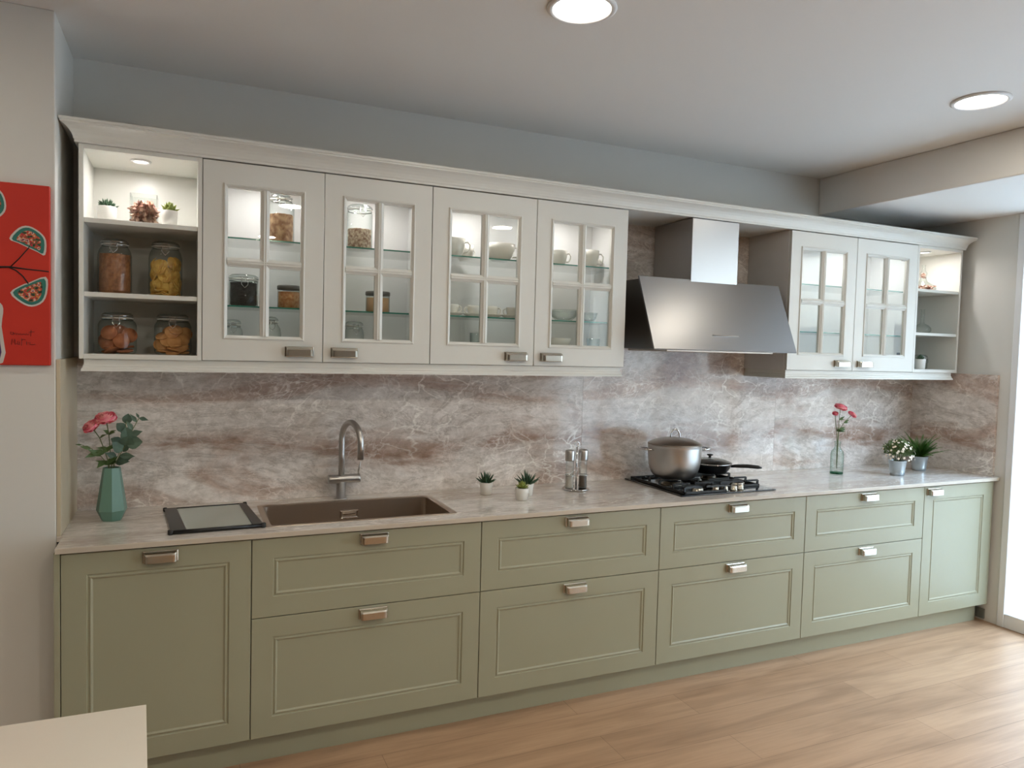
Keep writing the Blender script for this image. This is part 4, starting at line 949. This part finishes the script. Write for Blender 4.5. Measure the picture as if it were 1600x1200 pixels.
for i in range(60):
    a = R.random()*6.283; z = R.uniform(.085, .112); rr = .012*R.random()**.5
    m.leaf((rr*math.cos(a), rr*math.sin(a), z), (R.uniform(-1, 1), R.uniform(-1, 1), R.uniform(-.6, .6)), (R.uniform(-1, 1), R.uniform(-1, 1), 1), .009, .007, .4, prof=[.4, 1, .9, .3])
o = m.build('petals', M_POTP, t, norm=False); o['kind'] = 'stuff'
# ------------------------------------------------------------------ painting on the pier
YP = .1335
m = MB(); m.mi = 0; m.box(-.640, -.045, YP, .1555, 1.492, 2.098, .003)
def flat(pts, mi, dy):
    m.mi = mi; m.rings([[(x, YP-.0002, z) for x, z in pts], [(x, YP-dy, z) for x, z in pts]])
def shrink(pts, k, cx=None, cz=None):
    cx = sum(p[0] for p in pts)/len(pts) if cx is None else cx; cz = sum(p[1] for p in pts)/len(pts) if cz is None else cz
    return [(cx+(x-cx)*k, cz+(z-cz)*k) for x, z in pts]
def smoothp(pts, n=3):
    out = []; N_ = len(pts)
    for i in range(N_):
        p0, p1, p2, p3 = [Vector(pts[(i+k-1) % N_]) for k in range(4)]
        for q in range(n):
            t_ = q/n; out.append(tuple(.5*((2*p1)+(-p0+p2)*t_+(2*p0-5*p1+4*p2-p3)*t_*t_+(-p0+3*p1-3*p2+p3)*t_**3)))
    return out
fan1 = smoothp([(-.160, 1.913), (-.134, 1.950), (-.105, 1.959), (-.074, 1.942), (-.056, 1.915), (-.059, 1.866), (-.080, 1.874), (-.106, 1.886), (-.135, 1.900)])
fan2 = smoothp([(-.158, 1.734), (-.124, 1.762), (-.106, 1.770), (-.057, 1.793), (-.052, 1.750), (-.065, 1.708), (-.097, 1.690), (-.129, 1.702)])
circ = smoothp([(-.255, 2.03), (-.235, 2.075), (-.205, 2.082), (-.178, 2.060), (-.168, 2.020), (-.178, 1.990), (-.21, 1.968), (-.245, 1.985)])
for f in (fan1, fan2, circ):
    flat(f, 1, .0012); flat(shrink(f, .88), 2, .0016); flat(shrink(f, .66), 3, .0020)
flat(smoothp([(-.30, 1.500), (-.30, 1.69), (-.25, 1.73), (-.195, 1.705), (-.178, 1.680), (-.183, 1.62), (-.180, 1.500)]), 1, .0012)
flat(smoothp([(-.29, 1.502), (-.29, 1.68), (-.25, 1.715), (-.204, 1.690), (-.190, 1.672), (-.193, 1.62), (-.190, 1.502)]), 5, .0016)
flat([(-.28, 1.50), (-.28, 1.56), (-.192, 1.56), (-.190, 1.50)], 2, .0020)
m.mi = 4
def stroke(pts, r):
    m.tube([(x, YP-.0005, z) for x, z in pts], r, 6)
stroke([(-.50, 1.80), (-.35, 1.812), (-.187, 1.817), (-.158, 1.819), (-.11, 1.815), (-.048, 1.811)], [.004, .004, .0035, .003, .0022, .002])
stroke([(-.158, 1.819), (-.132, 1.850), (-.106, 1.886), (-.098, 1.905)], .0018); stroke([(-.165, 1.819), (-.142, 1.809), (-.122, 1.790), (-.107, 1.766)], .0022)
stroke([(-.21, 1.968), (-.24, 1.90), (-.26, 1.812)], .002)
# handwriting: two short lines of scribbled signature
sc = .0007
stroke([(-.157, 1.604), (-.158, 1.596), (-.152, 1.594), (-.149, 1.600), (-.153, 1.603), (-.147, 1.597), (-.143, 1.601), (-.142, 1.594), (-.137, 1.599), (-.135, 1.594), (-.130, 1.599), (-.128, 1.594), (-.121, 1.598), (-.117, 1.594), (-.113, 1.600), (-.110, 1.594), (-.106, 1.598)], sc)
stroke([(-.100, 1.612), (-.101, 1.590)], sc); stroke([(-.107, 1.604), (-.090, 1.606)], sc)
stroke([(-.156, 1.560), (-.154, 1.580), (-.150, 1.566), (-.146, 1.580), (-.145, 1.560)], sc); stroke([(-.141, 1.562), (-.138, 1.572), (-.133, 1.570), (-.134, 1.562), (-.139, 1.563), (-.132, 1.561)], sc)
stroke([(-.127, 1.583), (-.127, 1.558)], sc); stroke([(-.127, 1.576), (-.121, 1.580), (-.116, 1.578)], sc); stroke([(-.113, 1.572), (-.113, 1.560)], sc); stroke([(-.108, 1.568), (-.102, 1.570), (-.104, 1.562), (-.095, 1.562), (-.088, 1.564)], sc)
wsingle(m, 'painting', [M_RED, M_PWH, M_PTE, M_SPLOT, M_PBK, M_PPU], 'red canvas painting of fan-shaped flowers on dark branches, on the left wall', 'painting', (-.34, .145, 1.492))
# ------------------------------------------------------------------ island corner in the foreground
t = thing('kitchen_island', 'pale quartz topped island whose corner shows at the bottom left', 'island', (-.55, -1.75, 0))
wp(MB().prism([(.312, -1.277), (-1.6, -1.235), (-1.6, -2.25), (.362, -2.25)], 'z', .88, .90), 'island_top', M_ISLAND, t)
wp(MB().box(-1.57, .285, -2.2, -1.31, 0, .8795), 'island_base', M_WHITE, t)
t = thing('flower_arrangement', 'thin twig tip at the left picture edge, rising from a vase on the island', 'plant', (-.475, -1.42, .9005))
MB().lathe([(.030, 0), (.045, .03), (.048, .08), (.030, .13), (.022, .15)], seg=24).build('vase', M_WPOT, t)
m = MB()
for a, b_ in (((0, 0, .14), (.04, .02, .30)), ((0, 0, .14), (-.06, .03, .33)), ((0, 0, .14), (-.01, -.05, .31))):
    m.tube([a, ((a[0]+b_[0])*.5, (a[1]+b_[1])*.5, (a[2]+b_[2])*.5+.01), b_], .0016, 5)
    for k in range(4):
        f_ = .5+.15*k; p = Vector(a).lerp(Vector(b_), f_); m.leaf(p, (.4*(-1)**k, .2, .3), (0, -.6, .8), .022, .010, .2)
m.build('twigs', M_LEAFG, t, norm=False)
# socket low on the right wall, below the end cabinet
wsingle(MB().box(4.856, 4.8645, .030, .085, .012, .072, .002), 'wall_socket', M_SOCK, 'small grey socket plate low on the wall beside the plinth end', 'socket', (4.86, .055, .012))
